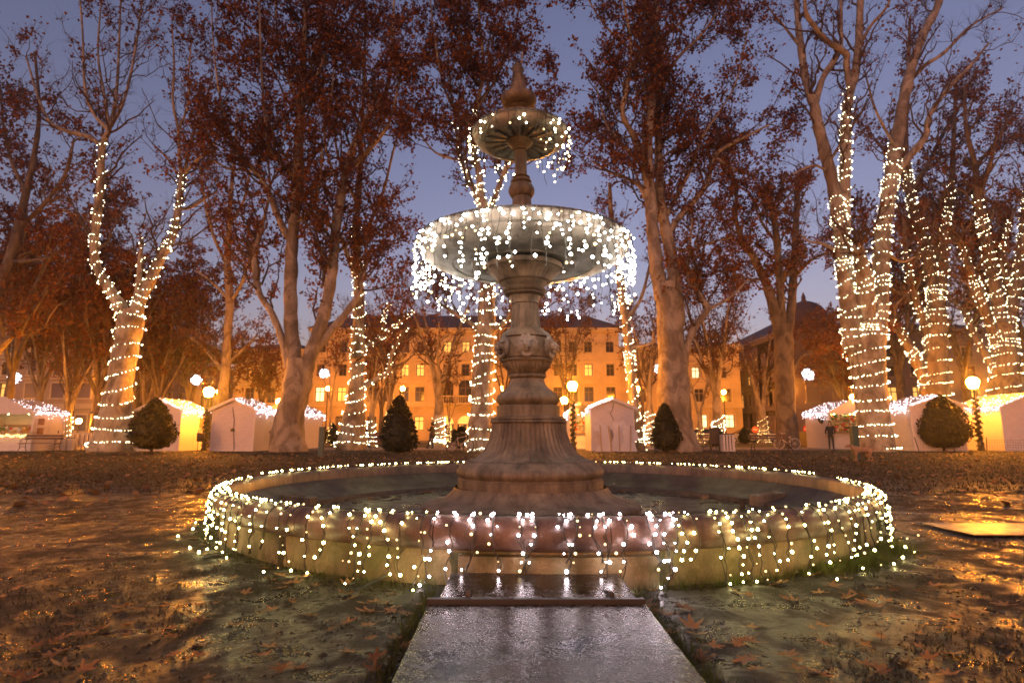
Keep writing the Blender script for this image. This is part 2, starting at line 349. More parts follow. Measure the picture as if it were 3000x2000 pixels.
# ------------------------------------------------------------------ fountain pedestal and bowls
fx, fy = .24, BC[1]
ft = thing('tiered_fountain', (fx, fy, .03), 'tall tiered stone fountain with two bowls and lion heads', 'fountain')
ctr = (0, fy)
def part(name, prof, mat='stone', n=96, mod=None, deg=38):
    m = MB(); m.lathe(prof, n, ctr, mod=mod, cx=PCX); o = m.build(name, M[mat], ft, smooth=True); autosmooth(o, deg); return o
def arc(r0, z0, r1, z1, bulge, n=6):
    out = []
    for i in range(n+1):
        t = i/n; out.append((r0+(r1-r0)*t + bulge*math.sin(math.pi*t), z0+(z1-z0)*t))
    return out
part('base_disc', [(1.36,.02),(1.375,.06),(1.375,.115),(1.355,.135),(1.30,.15),(1.2,.17),(1.1,.20),(1.03,.25),(.985,.31),(.975,.335)], n=128)
part('plinth_band', [(.93,.33),(.93,.425),(.915,.435),(.905,.45)] + arc(.905,.452,.905,.585,.04) + [(.88,.60),(.865,.62),(.835,.64),(.82,.655)], n=128)
flute = lambda k, a: (lambda th, z: 1 - a*abs(math.sin(k*th/2))**.6)
part('fluted_flare', [(.815,.657),(.74,.675),(.675,.71),(.62,.755),(.575,.81),(.54,.88),(.515,.95),(.495,1.03),(.485,1.10),(.478,1.125)], n=336, mod=flute(56,.028), deg=60)
part('collar', [(.478,1.126),(.485,1.128)] + arc(.485,1.13,.485,1.165,.018,4) + [(.478,1.17),(.492,1.178),(.492,1.20),(.44,1.212),(.415,1.22)])
part('drum', [(.412,1.221),(.412,1.352),(.395,1.36)])
lobe = lambda th, z: 1 + .022*abs(math.sin(6*th)) * max(0, math.sin(math.pi*(z-1.36)/.18))
part('leaf_cushion', arc(.372,1.361,.335,1.54,.055,12), n=192, mod=lobe, deg=60)
part('waist', [(.333,1.541),(.33,1.552),(.31,1.56),(.275,1.59),(.245,1.63),(.228,1.67),(.222,1.708)])
part('neck_ring', arc(.222,1.71,.222,1.772,.032,5))
part('fluted_cup', [(.218,1.774),(.232,1.778),(.245,1.80),(.285,1.84),(.315,1.885),(.322,1.918)], n=240, mod=flute(40,.035), deg=60)
part('cup_ring', arc(.325,1.92,.325,1.968,.02,4))
part('vase', [(.318,1.97),(.335,1.985)] + arc(.335,1.99,.318,2.24,.022,8) + [(.33,2.247)])
part('leaf_shoulder', [(.33,2.248),(.342,2.256),(.335,2.27),(.315,2.30),(.285,2.33),(.25,2.355),(.238,2.372)], n=160, mod=lambda th, z: 1+.015*abs(math.sin(10*th)), deg=60)
part('fluted_shaft', [(.235,2.373),(.205,2.39),(.198,2.42),(.190,2.55),(.180,2.69),(.178,2.715)], n=192, mod=flute(16,.07), deg=60)
part('shaft_capital', [(.176,2.716),(.188,2.722),(.185,2.74),(.20,2.79),(.215,2.822)])
part('ring_stack', [(.215,2.823)] + arc(.235,2.826,.255,2.87,.03,4) + arc(.262,2.872,.27,2.935,.03,4) + [(.25,2.94),(.262,2.955),(.30,2.985),(.315,3.01)])
part('leaf_cup', [(.315,3.011),(.35,3.02),(.36,3.04),(.385,3.08),(.43,3.13),(.475,3.165),(.49,3.178)], n=192, mod=lambda th, z: 1+.012*abs(math.sin(20*th)), deg=60)
part('cup_lip', [(.49,3.179),(.525,3.185),(.53,3.20),(.528,3.25),(.50,3.262),(.45,3.27)])
part('large_bowl', [(.45,3.271),(.62,3.262),(.64,3.25),(.70,3.247),(.72,3.262),(.95,3.27),(.97,3.258),(1.08,3.268),(1.17,3.285),(1.25,3.315),(1.31,3.345),(1.335,3.37),(1.34,3.385),(1.385,3.395),(1.405,3.42),(1.41,3.47),(1.425,3.49),(1.44,3.52),(1.435,3.55),(1.40,3.555),(1.33,3.53),(1.15,3.47),(.7,3.42),(.2,3.41)], 'bowl', 144, deg=30)
part('stem_foot', [(.20,3.41),(.21,3.6),(.17,3.75),(.14,4.0),(.13,4.2),(.125,4.23)])
part('stem_bulb', [(.125,4.231)] + arc(.14,4.24,.145,4.42,.035,7) + [(.115,4.435)], n=96, mod=lambda th, z: 1+.03*abs(math.sin(8*th)))
part('stem_ring', arc(.115,4.436,.115,4.50,.03,5) + [(.10,4.51),(.125,4.53),(.10,4.55)])
part('upper_shaft', [(.085,4.552),(.082,4.75),(.080,4.925)], n=96, mod=flute(12,.07), deg=60)
part('upper_capital', [(.08,4.926),(.10,4.935),(.095,4.96),(.13,5.0),(.165,5.03),(.182,5.05),(.182,5.07)])
rib = lambda th, z: 1
m = MB(); nn = 128; prof = [(.18,5.068),(.24,5.055),(.42,5.045),(.50,5.05),(.515,5.035),(.57,5.045),(.62,5.075),(.65,5.115),(.655,5.15),(.672,5.16),(.672,5.195),(.64,5.20),(.55,5.17),(.1,5.13)]
m.lathe(prof, nn, ctr, cx=PCX)
for i, (r, z) in enumerate(prof):
    if i in (1, 2):
        for k in range(nn):
            x, y, zz = m.v[i*nn+k]; m.v[i*nn+k] = (x, y, zz + .028*(k % 8 in (0, 1, 2)))
o = m.build('upper_bowl', M['bowl'], ft, smooth=True); autosmooth(o, 30)
part('finial_foot', [(.16,5.13),(.15,5.3),(.10,5.45),(.095,5.55),(.12,5.565)], n=48)
part('finial_disc', [(.12,5.566),(.14,5.58),(.13,5.595),(.20,5.62),(.243,5.66),(.255,5.71),(.25,5.745),(.21,5.775),(.15,5.80),(.135,5.83)], n=64)
part('finial_spindle', [(.132,5.831),(.135,5.85),(.11,5.88),(.115,5.93),(.10,5.96),(.105,5.99),(.088,6.0),(.085,6.05),(.090,6.07),(.078,6.09),(.078,6.16),(.088,6.18),(.085,6.20),(.06,6.22),(.055,6.26),(.0,6.275)], n=40)
for k in range(6):                                  # lion heads round the vase
    a = -math.pi/2 + k*math.pi/3; t = Vector((math.cos(a), math.sin(a), 0)); s = Vector((-t.y, t.x, 0)); c = Vector((PCX(2.12), fy, 2.12)) + t*.335
    m = MB(); nr = 22
    rows = [(.0,.05),(.06,.06),(.095,.03),(.135,.015)]; vs = [c + t*.055]; fs = []
    for j, (rr, d) in enumerate(rows[1:]):
        for q in range(nr):
            b = 2*math.pi*q/nr; wob = 1 + (.16 if q % 2 else -.06)*(j > 0); vs.append(c + s*math.cos(b)*rr*wob + Vector((0,0,1))*math.sin(b)*rr*wob + t*(d - (.0 if q % 2 else .012)))
    fs = [(0, 1+q, 1+(q+1)%nr) for q in range(nr)] + [(1+j*nr+q, 1+(j+1)*nr+q, 1+(j+1)*nr+(q+1)%nr, 1+j*nr+(q+1)%nr) for j in range(2) for q in range(nr)]
    m.add(vs, fs)
    for dx, dz, dd, r, sq in ((0,.0,.06,.062,1), (0,-.012,.105,.042,1), (-.022,-.035,.10,.024,1), (.022,-.035,.10,.024,1), (0,-.07,.085,.026,1), (-.038,.04,.075,.020,1), (.038,.04,.075,.020,1), (-.062,.055,.04,.022,1), (.062,.055,.04,.022,1)):
        m.ball(c + s*dx + t*dd + Vector((0,0,dz)), r, 9, 6)
    m.tube([c+t*.10+Vector((0,0,-.05)), c+t*.145+Vector((0,0,-.055))], .016, 8)
    for q in range(7): m.ball(c + s*(.018*(q-3)) + t*.04 + Vector((0,0,-.115-.02*math.cos((q-3)*.5))), .018, 6, 4, (1,1,1.8))
    m.build('lion_head', M['bowl'], ft, smooth=True)
# ------------------------------------------------------------------ slab in front
slab = thing('stone_slab', (.13, 2.6, 0), 'flat wet stone slab with worn white paint in front of the basin', 'slab')
m = MB(); m.box(-.445, .712, .9, 3.28, -.05, .10); m.build('slab_top', M['slab'], slab, bev=.006)
m = MB(); m.box(-.40, .69, 3.325, 3.97, -.05, .105); m.build('rear_step', M['slab'], slab, bev=.006)
m = MB(); m.box(-.455, .715, 3.283, 3.322, -.02, .125); m.build('edge_bar', M['ironblack'], slab, bev=.004)
for x in (-.24, .545):
    m = MB(); m.add([(x-.012,3.33,.106),(x+.012,3.33,.106),(x+.012,3.55,.106),(x-.012,3.55,.106),(x-.012,3.335,.15),(x+.012,3.335,.15)], [(0,1,2,3),(0,4,5,1),(4,3,2,5),(0,3,4),(1,5,2)]); m.build('bracket', M['slab'], slab)
# paved patch on the right
pv = thing('brick_patch', (5.05, 6.24, 0), 'square patch of pale bricks set in the mud on the right', 'paving')
m = MB(); m.box(4.5, 5.62, 5.88, 6.60, -.05, .022); m.build('mortar_bed', M['path'], pv)
brickm = simple('pale_brick', (.58,.44,.24), .27, .25, 9, bmp=.006)
for r_ in range(8):
    for q in range(6):
        x0 = 4.50 + q*.205 - (.1 if r_ % 2 else 0); x1 = min(5.62, x0+.197); x0 = max(4.5, x0)
        if x1 - x0 < .04: continue
        m = MB(); h = .030 + .004*random.random(); m.box(x0, x1, 5.88+r_*.09, 5.88+r_*.09+.083, .0, h); m.build('brick', brickm, pv)
# ------------------------------------------------------------------ fairy lights on the basin and bowls
def ico(r):
    t = (1+5**.5)/2; v = [(-1,t,0),(1,t,0),(-1,-t,0),(1,-t,0),(0,-1,t),(0,1,t),(0,-1,-t),(0,1,-t),(t,0,-1),(t,0,1),(-t,0,-1),(-t,0,1)]
    f = [(0,11,5),(0,5,1),(0,1,7),(0,7,10),(0,10,11),(1,5,9),(5,11,4),(11,10,2),(10,7,6),(7,1,8),(3,9,4),(3,4,2),(3,2,6),(3,6,8),(3,8,9),(4,9,5),(2,4,11),(6,2,10),(8,6,7),(9,8,1)]
    s = r/math.sqrt(1+t*t); return [(a*s,b*s,c*s) for a,b,c in v], f
ICO = ico(1.0)
def bulb_mesh(name, r, mat):
    m = MB(); m.add([tuple(c*r for c in p) for p in ICO[0]], ICO[1]); return m.mesh(name, mat, smooth=True)
OCT = np.array([(1,0,0),(-1,0,0),(0,1,0),(0,-1,0),(0,0,1),(0,0,-1)], float); OCF = np.array([(0,2,4),(2,1,4),(1,3,4),(3,0,4),(2,0,5),(1,2,5),(3,1,5),(0,3,5)])
def bulbs_joined(name, pts, r, mat, parent):
    P = np.array([tuple(p) for p in pts]) - np.array(ORG[parent]); rr = r*rng.uniform(.6, 1.25, (len(P),1,1))
    V = (P[:,None,:] + OCT[None]*rr).reshape(-1,3); F = (np.arange(len(P))[:,None,None]*6 + OCF[None]).reshape(-1,3)
    return put(link(name, np_mesh(name, V, [F], mat, True), parent), kind='stuff')
DIM = {}
def bulb_parts(pts, mesh, parent, cap=300):
    for p in pts[:cap]:
        if mesh not in DIM: DIM[mesh] = mesh.copy(); DIM[mesh].materials[0] = M['dimbulb']
        o = link('bulb', DIM[mesh] if random.random() < .22 else mesh, parent); o.location = Vector(p) - ORG[parent]; s = random.uniform(.5, 1.45); o.scale = (s, s, s)
def icicle(label, a_from, a_to, step, mat, rad, org, group=None):
    root = thing('icicle_lights', org, label, 'string lights', group); root.scale = (.965, .965, 1); cab = MB(); pts = []; a = a_from; prev = None
    while a < a_to:
        top = Vector((BC[0]+3.735*math.cos(a), BC[1]+3.735*math.sin(a), .445)); t = Vector((math.cos(a), math.sin(a), 0)); s = Vector((-t.y, t.x, 0))
        line = [top + Vector((0,0,.006))]
        for r_, z in ((3.77,.46),(3.82,.452),(3.86,.428),(3.892,.395),(3.908,.345)): line.append(Vector((BC[0]+r_*math.cos(a), BC[1]+r_*math.sin(a), z)) + s*random.uniform(-.012,.012))
        end = random.choice([.012,.012,.02,.035,.06,.09,.13]); z = .29; off = 0
        while z > end: off += random.uniform(-.038,.038); line.append(Vector((BC[0],BC[1],0)) + t*(3.905+random.uniform(0,.02)) + s*off + Vector((0,0,z))); z -= .055
        if end < .04 and random.random() < .6:
            line.append(line[-1] + t*random.uniform(.08,.25) + s*random.uniform(-.1,.1)); line[-1].z = .02
        cab.tube(line, .0042, 5, False)
        if random.random() < .75: cab.tube([p + s*random.uniform(-.03,.03) for p in line[5:]], .0035, 4, False)
        k = random.choice([0, 1]); 
        while k < len(line):
            side = s*random.choice([-1,1])*random.uniform(.008,.035) + t*random.uniform(.006,.016); pts.append(line[k] + side + Vector((0,0,.008)))
            k += random.choice([1,1,2])
        if prev is not None: cab.tube([prev, (prev+top)/2 + Vector((0,0,.012)), top], .004, 4, False)
        prev = top; a += step*random.uniform(.45,1.6)
    cab.build('cable', M['cable'], root, smooth=True); random.shuffle(pts)
    me = bulb_mesh('bulb', rad, mat); bulb_parts(pts, me, root, 300)
    if len(pts) > 300: bulbs_joined('bulbs', pts[300:], rad, mat, root)
    return len(pts)
h = -math.pi/2
icicle('pinkish white icicle lights hanging on the basin front above the slab', h-.24, h+.20, .032, M['cool'], .0080, (BC[0], BC[1], 0))
icicle('yellowish icicle lights hanging over the basin rim left of the slab', h-1.5, h-.25, .038, M['warm'], .0080, (BC[0], BC[1], 0))
icicle('yellowish icicle lights hanging over the basin rim right of the slab', h+.21, h+1.5, .038, M['warm'], .0080, (BC[0], BC[1], 0))
root = thing('string_lights', (BC[0], BC[1], 0), 'string of warm bulbs lying along the far half of the basin rim', 'string lights'); pts = []; m = MB(); line = []
a = 0.07
while a < math.pi-.07:
    r_ = 3.76+random.uniform(-.05,.07); p = Vector((BC[0]+r_*math.cos(a), BC[1]+r_*math.sin(a), .468)); line.append(p)
    if random.random() < .9: pts.append(p+Vector((random.uniform(-.02,.02),random.uniform(-.02,.02),.012)))
    a += random.uniform(.007,.026)
root.scale = (.965, .965, 1); m.tube(line, .004, 4, False); m.build('cable', M['cable'], root); bulb_parts(pts, bulb_mesh('bulb', .0095, M['warm']), root, 300)
def bowl_lights(label, zr, r, n, drop, mat, rad, org, dens):
    root = thing('string_lights', org, label, 'string lights'); cab = MB(); pts = []; c = Vector((PCX(zr), fy, 0)); prev = None; first = None
    for k in range(n):
        a = 2*math.pi*(k+random.uniform(-.4,.4))/n; t = Vector((math.cos(a), math.sin(a), 0)); s = Vector((-t.y, t.x, 0))
        top = c + t*(r+.015) + Vector((0,0,zr)); line = [top]; z = zr; d = random.uniform(.25,1)*drop; off = 0; rr = r+.015
        while z > zr-d: z -= .055; off += random.uniform(-.02,.02); line.append(c + t*(rr+random.uniform(-.01,.02)) + s*off + Vector((0,0,z)))
        cab.tube(line, .004, 4, False)
        for q in range(len(line)):
            if q and random.random() < dens: pts.append(line[q] + s*random.uniform(-.06,.06) + t*random.uniform(.0,.03))
        if prev is not None: cab.tube([prev, (prev+top)/2 - Vector((0,0,.02)), top], .004, 4, False)
        else: first = top
        prev = top
    cab.tube([prev, first], .004, 4, False)
    random.shuffle(pts); cab.build('cable', M['cable'], root); bulb_parts(pts, bulb_mesh('bulb', rad, mat), root, 300)
    if len(pts) > 300: bulbs_joined('bulbs', pts[300:], rad, mat, root)
bowl_lights('bright white icicle lights hanging thickly from the large lower bowl', 3.54, 1.44, 128, .80, M['bowlbulb'], .0165, (PCX(3.5), fy, 3.5), .46)
bowl_lights('sparser warm icicle lights hanging from the small upper bowl', 5.18, .675, 40, .55, M['bowlbulb2'], .014, (PCX(5.2), fy, 5.2), .34)
# ------------------------------------------------------------------ trees
K2 = 3000/2352
def tubes(P, Rr, S=4):
    Mn, K, _ = P.shape; T = np.gradient(P, axis=1); T /= np.linalg.norm(T, axis=2, keepdims=True)+1e-9
    ref = np.where(np.abs(T[:, :1, 2:3]) > .9, np.array([1.,0,0]), np.array([0,0,1.])); ref = np.broadcast_to(ref, P.shape)
    n1 = np.cross(T, ref); n1 /= np.linalg.norm(n1, axis=2, keepdims=True)+1e-9; n2 = np.cross(T, n1)
    a = np.arange(S)*2*np.pi/S
    V = P[:,:,None,:] + Rr[:,:,None,None]*(np.cos(a)[None,None,:,None]*n1[:,:,None,:] + np.sin(a)[None,None,:,None]*n2[:,:,None,:])
    i = np.arange(Mn*K*S).reshape(Mn, K, S); j = np.roll(i, -1, axis=2)
    F = np.stack([i[:,:-1], j[:,:-1], j[:,1:], i[:,1:]], -1).reshape(-1, 4)
    return V.reshape(-1, 3), F
def join(parts):
    V = []; F = []; n = 0
    for v, f in parts: V.append(v); F.append(f+n); n += len(v)
    return np.concatenate(V), np.concatenate(F)
def grow(P0, D, L, r0, K, up, wig, rt=.35):
    n = len(P0); t = np.linspace(0, 1, K); D = D/(np.linalg.norm(D, axis=1, keepdims=True)+1e-9)
    P = P0[:,None,:] + D[:,None,:]*(L[:,None]*t)[:,:,None]; P[:,:,2] += up*L[:,None]*t**2
    w = np.cumsum(rng.normal(0, 1, (n, K, 3)), axis=1)*(L[:,None,None]*wig/K); w -= w[:,:1]; P += w
    return P, r0[:,None]*(1-(1-rt)*t)[None]
def spawn(P, Rr, m, tmin, tmax):
    n, K, _ = P.shape; i = np.repeat(np.arange(n), m); t = rng.uniform(tmin, tmax, n*m)*(K-1); k = np.minimum(t.astype(int), K-2); f = (t-k)[:,None]
    p = P[i,k]*(1-f)+P[i,k+1]*f; tg = P[i,k+1]-P[i,k]; tg /= np.linalg.norm(tg, axis=1, keepdims=True)+1e-9
    return p, tg, Rr[i,k]*(1-f[:,0])+Rr[i,k+1]*f[:,0], t/(K-1), i
def rdir(tg, along, up):
    q = rng.normal(0, 1, tg.shape); q -= tg*np.sum(q*tg, axis=1, keepdims=True); q /= np.linalg.norm(q, axis=1, keepdims=True)+1e-9
    d = q + tg*along; d[:,2] += up; return d
def leaves(C_, size, droop=.3):
    n = len(C_); a = rng.normal(0, 1, (n,3)); a[:,2] -= droop; a /= np.linalg.norm(a, axis=1, keepdims=True)
    b = np.cross(a, rng.normal(0, 1, (n,3))); b /= np.linalg.norm(b, axis=1, keepdims=True)+1e-9; c = np.cross(a, b)
    s = size*rng.uniform(.6, 1.3, (n,1)); q = rng.uniform(-.25, .25, (n,1))
    V = np.stack([C_-a*s*.5, C_+b*s*.48+c*s*q, C_+a*s*.55, C_-b*s*.48+c*s*q], 1).reshape(-1,3)
    return V, (np.arange(n)[:,None]*4 + np.array([[0,1,2,3]]))
def smooth(pts, per=5):
    p = np.array(pts, float); q = np.vstack([2*p[0]-p[1], p, 2*p[-1]-p[-2]]); out = []
    for i in range(1, len(q)-2):
        for k in range(per):
            t = k/per; out.append(.5*((2*q[i])+(-q[i-1]+q[i+1])*t+(2*q[i-1]-5*q[i]+4*q[i+1]-q[i+2])*t*t+(-q[i-1]+3*q[i]-3*q[i+1]+q[i+2])*t**3))
    out.append(q[-2]); return np.array(out)
def survey(limbs, Y, dys):
    """limbs measured in the photograph -> 3-D centre lines with radii at their own depth"""
    out = []; known = []
    for pts, dy in zip(limbs, dys):
        s = smooth(pts); y0 = Y
        if known:
            k = np.concatenate(known); d = np.hypot(k[:,0]-s[0,0], k[:,1]-s[0,1]); y0 = k[np.argmin(d), 2]
        tt = np.linspace(0, 1, len(s)); ys = y0 + dy*tt**1.2
        P = np.array([tuple(at(x*K2, y*K2, yy)) for (x, y, _), yy in zip(s, ys)]); rad = np.maximum(s[:,2], .6)*K2*mpp(1)*ys
        if not known: P[:,2] = np.where(tt < .02, np.minimum(P[:,2], -.1), P[:,2])
        known.append(np.stack([s[:,0], s[:,1], ys], 1)); out.append((P, rad))
    return out
TREES = {}
def build_tree(name, limbs3, label, group=None, mat='bark', n1=5, n2=6, n3=4, leaf=1.0, lsize=.175, l1=(2., 4.5), rmax=.34, up=.25, leafm='leaf', S=12, twig=1.0, skip=1, zmin=3.5):
    base = limbs3[0][0][0]; root = thing(name, (base[0], base[1], 0), label, 'tree', group); o = np.array(ORG[root])
    parts = []
    for P, r in limbs3:
        K = len(P); rr = r*(1+.07*np.sin(np.arange(K)*1.7+random.random()*6)*np.minimum(1, .3/np.maximum(r, .05)))
        v, f = tubes(P[None], rr[None], S); v = v.reshape(K, S, 3); c = P[:,None,:]
        v = c + (v-c)*(1+.10*(vn(v[:,:,0]*2.3+v[:,:,1], v[:,:,2]*1.3)[:,:,None]*2)); parts.append((v.reshape(-1,3), f))
    V, F = join(parts); link('trunk', np_mesh('trunk', V-o, [F], M[mat], True), root)
    p0 = []; tg = []; rr = []; ll = []
    for li, (P, r) in enumerate(limbs3[skip:] if skip else limbs3):
        Lg = np.linalg.norm(np.diff(P, axis=0), axis=1).sum(); n = max(2, int(Lg*n1/4)); t = rng.uniform(.12, 1, n)**.8*(len(P)-1)
        k = np.minimum(t.astype(int), len(P)-2); f = (t-k)[:,None]; pp = P[k]*(1-f)+P[k+1]*f; ra = r[k]; ok = (ra < rmax) & (pp[:,2] > zmin)
        g = P[k+1]-P[k]; g /= np.linalg.norm(g, axis=1, keepdims=True)
        p0.append(pp[ok]); tg.append(g[ok]); rr.append(ra[ok]); ll.append(rng.uniform(l1[0], l1[1], ok.sum())*(1-.35*t[ok]/(len(P)-1)))
        tip = (P[-1:], P[-1:]-P[-2:-1], r[-1:])
        if P[-1,2] > zmin:
            for _ in range(2): p0.append(tip[0]); tg.append(tip[1]/np.linalg.norm(tip[1])); rr.append(tip[2]); ll.append(np.array([l1[0]]))
    p0 = np.concatenate(p0); tg = np.concatenate(tg); rr = np.concatenate(rr); ll = np.concatenate(ll)
    P1, R1 = grow(p0, rdir(tg, .75, .35), ll, np.clip(rr*.45, .025, .085), 7, up, .38)
    a, g, ra, t, _ = spawn(P1, R1, n2, .15, 1.0)
    P2, R2 = grow(a, rdir(g, .9, .2), rng.uniform(.22, .5, len(a))*np.repeat(ll, n2)*(1.1-.5*t), np.clip(ra*.55, .012, .035), 5, .12, .35)
    a, g, ra, t, _ = spawn(P2, R2, n3, .2, 1.0)
    P3, R3 = grow(a, rdir(g, 1.0, .15), rng.uniform(.35, .95, len(a))*twig, np.clip(ra*.6, .007, .014), 3, .05, .25)
    v1 = tubes(P1, R1, 5); v2 = tubes(P2, R2, 4); V, F = join([v1, v2]); put(link('branches', np_mesh('branches', V-o, [F], M[mat if mat == 'bark2' else 'twig'], True), root), kind='stuff')
    V, F = tubes(P3, R3, 3); put(link('twigs', np_mesh('twigs', V-o, [F], M['twig']), root), kind='stuff')
    if leaf > 0:
        a3, *_ = spawn(P3, R3, 5 if leaf >= 1 else 3, .1, 1.0); a2, *_ = spawn(P2, R2, 3, .4, 1.0); c = np.concatenate([a3, a2])
        keep = vn(c[:,0]*.45+c[:,1]*.2, c[:,2]*.45+c[:,1]*.35)+.5 + rng.normal(0, .12, len(c)) < (.30+.5*leaf if leaf < 1 else .85); c = c[keep]; 
        if leaf < 1: c = c[rng.random(len(c)) < leaf]
        c = c + rng.normal(0, .09, c.shape); V, F = leaves(c, lsize); put(link('foliage', np_mesh('foliage', V-o, [F], M[leafm]), root), kind='stuff')
    return root
def wrap(label, limbs3, which, pitch=.42, gap=.17, mat='treebulb', r=.028, group='fairy lights wound round the tree trunks', org=None):
    pts = []; cab = []
    for li, t0, t1 in which:
        P, rad = limbs3[li]; seg_ = np.linalg.norm(np.diff(P, axis=0), axis=1); cum = np.concatenate([[0], np.cumsum(seg_)]); s = t0*cum[-1]; end = t1*cum[-1]; th = random.random()*6; line = []; tilt = random.uniform(.08,.22); turn = -1; pc = pitch
        while s < end:
            p = np.array([np.interp(s, cum, P[:,k]) for k in range(3)]); ra = np.interp(s, cum, rad)*1.05+.03; q = np.array([np.interp(min(s+.1, cum[-1]), cum, P[:,k]) for k in range(3)])
            p0 = np.array([np.interp(max(s-.1, 0), cum, P[:,k]) for k in range(3)]); tg = q-p0; tg /= np.linalg.norm(tg)+1e-9
            u = np.cross(tg, [0,1,0]); u /= np.linalg.norm(u)+1e-9; w = np.cross(tg, u)
            pos = p + ra*(math.cos(th)*u+math.sin(th)*w) + tg*(tilt*math.sin(th+turn*.7)); line.append(pos)
            if int(th/6.283) != turn: turn = int(th/6.283); pc = pitch*random.choice([.35,.7,1,1.1,1.4,1.6])
            if random.random() < .86: pts.append(pos + rng.normal(0, .02, 3) + .03*(math.cos(th)*u+math.sin(th)*w))
            step = gap*random.uniform(.35, 1.3); dth = min(step/ra, 1.3); th += dth; s += pc*dth/(2*math.pi)
        if len(line) > 3: cab.append(line)
    o = Vector(org) if org is not None else Vector(limbs3[0][0][0]); root = thing('string_lights', (o.x, o.y, 0), label, 'string lights', group)
    m = MB()
    for l in cab: m.tube(l, .012, 3, False)
    m.build('cable', M['cable'], root); bulbs_joined('bulbs', pts, r, M[mat], root)
def dY(n, s=2.5): return [0] + [random.uniform(-s, s) for _ in range(n-1)]
def T(name, Y, limbs, label, lit=None, litlabel=None, pitch=.42, gap=.17, s=2.5, **k):
    L = survey(limbs, Y, dY(len(limbs), s)); build_tree(name, L, label, **k)
    if lit: wrap(litlabel, L, lit, pitch, gap)
    return L
T('plane_tree', 33.5, [
 [(255,1036,46),(258,1000,38),(268,930,30),(280,860,26),(292,790,26),(298,745,29),(300,712,22)],
 [(292,740,17),(268,690,13),(240,645,11),(218,600,9.5),(218,540,9),(228,450,8.5),(232,390,8),(236,335,7.5),(250,300,6)],
 [(305,740,18),(322,690,13),(345,645,12),(370,590,10),(395,545,8.5),(408,490,7.5),(416,425,7),(420,400,6.5)],
 [(312,720,10),(318,660,7),(322,600,5),(326,550,4)],
 [(250,300,5.5),(262,255,4.5),(270,180,3.5),(275,60,2.5),(280,-60,1.6)],
 [(236,338,6.5),(205,315,5.5),(150,300,5),(115,280,4),(90,230,3),(60,130,2)],
 [(250,300,5),(215,260,4.2),(195,200,3.4),(190,80,2.4),(180,-50,1.6)], [(255,290,4.5),(285,230,3.5),(310,120,2.6),(330,-30,1.6)],
 [(252,300,4),(240,220,3),(225,120,2.5),(235,-20,1.6)],
 [(418,402,5),(412,370,4),(410,300,3.6),(397,233,3),(400,150,2.2),(395,60,1.5)], [(424,402,5),(433,350,4),(440,320,3.5),(465,250,2.6),(490,170,1.8)],
 [(410,300,3),(432,240,2.6),(433,170,2),(440,90,1.4)], [(420,405,3.5),(450,370,3),(490,330,2.2),(515,280,1.5)],
 [(405,482,4),(440,475,3.6),(480,450,2.6),(500,440,1.6)], [(222,520,3.5),(190,500,2.8),(140,480,2)], [(415,410,3),(385,365,2.5),(350,330,1.8)]],
 'large leaning plane tree at left wound with fairy lights, its high forks nearly bare',
 [(0,.0,1),(1,0,.93),(2,0,1),(3,0,1)], 'fairy lights wound round the forked plane tree between the left huts', pitch=.62, n1=4.5, n2=6, n3=4, leaf=.45, l1=(1.8,3.8), up=.4)
T('plane_tree', 33, [
 [(660,1040,44),(662,1000,36),(668,950,31),(680,900,32),(685,860,30),(686,825,26)],
 [(678,850,18),(672,790,16.5),(668,720,15.5),(668,640,15),(672,560,14),(678,480,13),(683,400,12),(688,300,11),(690,240,10),(696,170,8),(700,80,6),(705,-80,4)],
 [(700,850,18),(722,790,15.5),(742,730,14),(757,660,13),(765,600,12),(772,520,12),(784,450,11),(796,390,9),(818,320,8),(850,260,7),(885,215,6),(900,120,4),(905,0,3),(905,-90,2)],
 [(800,395,7),(830,360,6),(860,330,5),(890,290,4),(905,240,3),(930,140,2)],
 [(710,822,12),(750,770,9.5),(790,725,8),(820,680,6),(832,640,5),(850,580,3)],
 [(662,845,9),(648,780,8.5),(625,720,7.5),(595,670,7),(585,600,6.5),(590,560,6),(612,480,3.5),(620,420,3),(610,330,2)],
 [(670,560,9),(640,500,7.5),(612,430,6.5),(575,380,5.5),(545,350,5),(525,300,4),(505,220,3),(490,100,2),(485,-30,1.5)],
 [(684,410,7),(650,380,5),(620,340,4.2),(610,280,3.4),(600,150,2.6),(595,-40,1.8)], [(690,250,5),(665,190,4),(640,110,3),(630,-40,2)], [(692,230,5),(730,170,4),(760,80,3),(775,-50,2)],
 [(575,380,4),(535,390,3),(490,370,2)], [(786,440,4),(760,380,3.5),(745,310,3),(760,230,2.5),(770,120,1.6)], [(674,520,4),(715,480,3.5),(735,420,2.8),(740,340,2)], [(765,590,4.5),(800,560,3.8),(850,545,2.6),(890,520,1.6)], [(850,260,4),(840,180,3),(820,60,2),(815,-50,1.5)]],
 'tall unlit plane tree with pale mottled double trunk beside the middle left hut', n1=6.5, n2=8, n3=4, leaf=1.0, lsize=.175, l1=(2.4,5), rmax=.36)
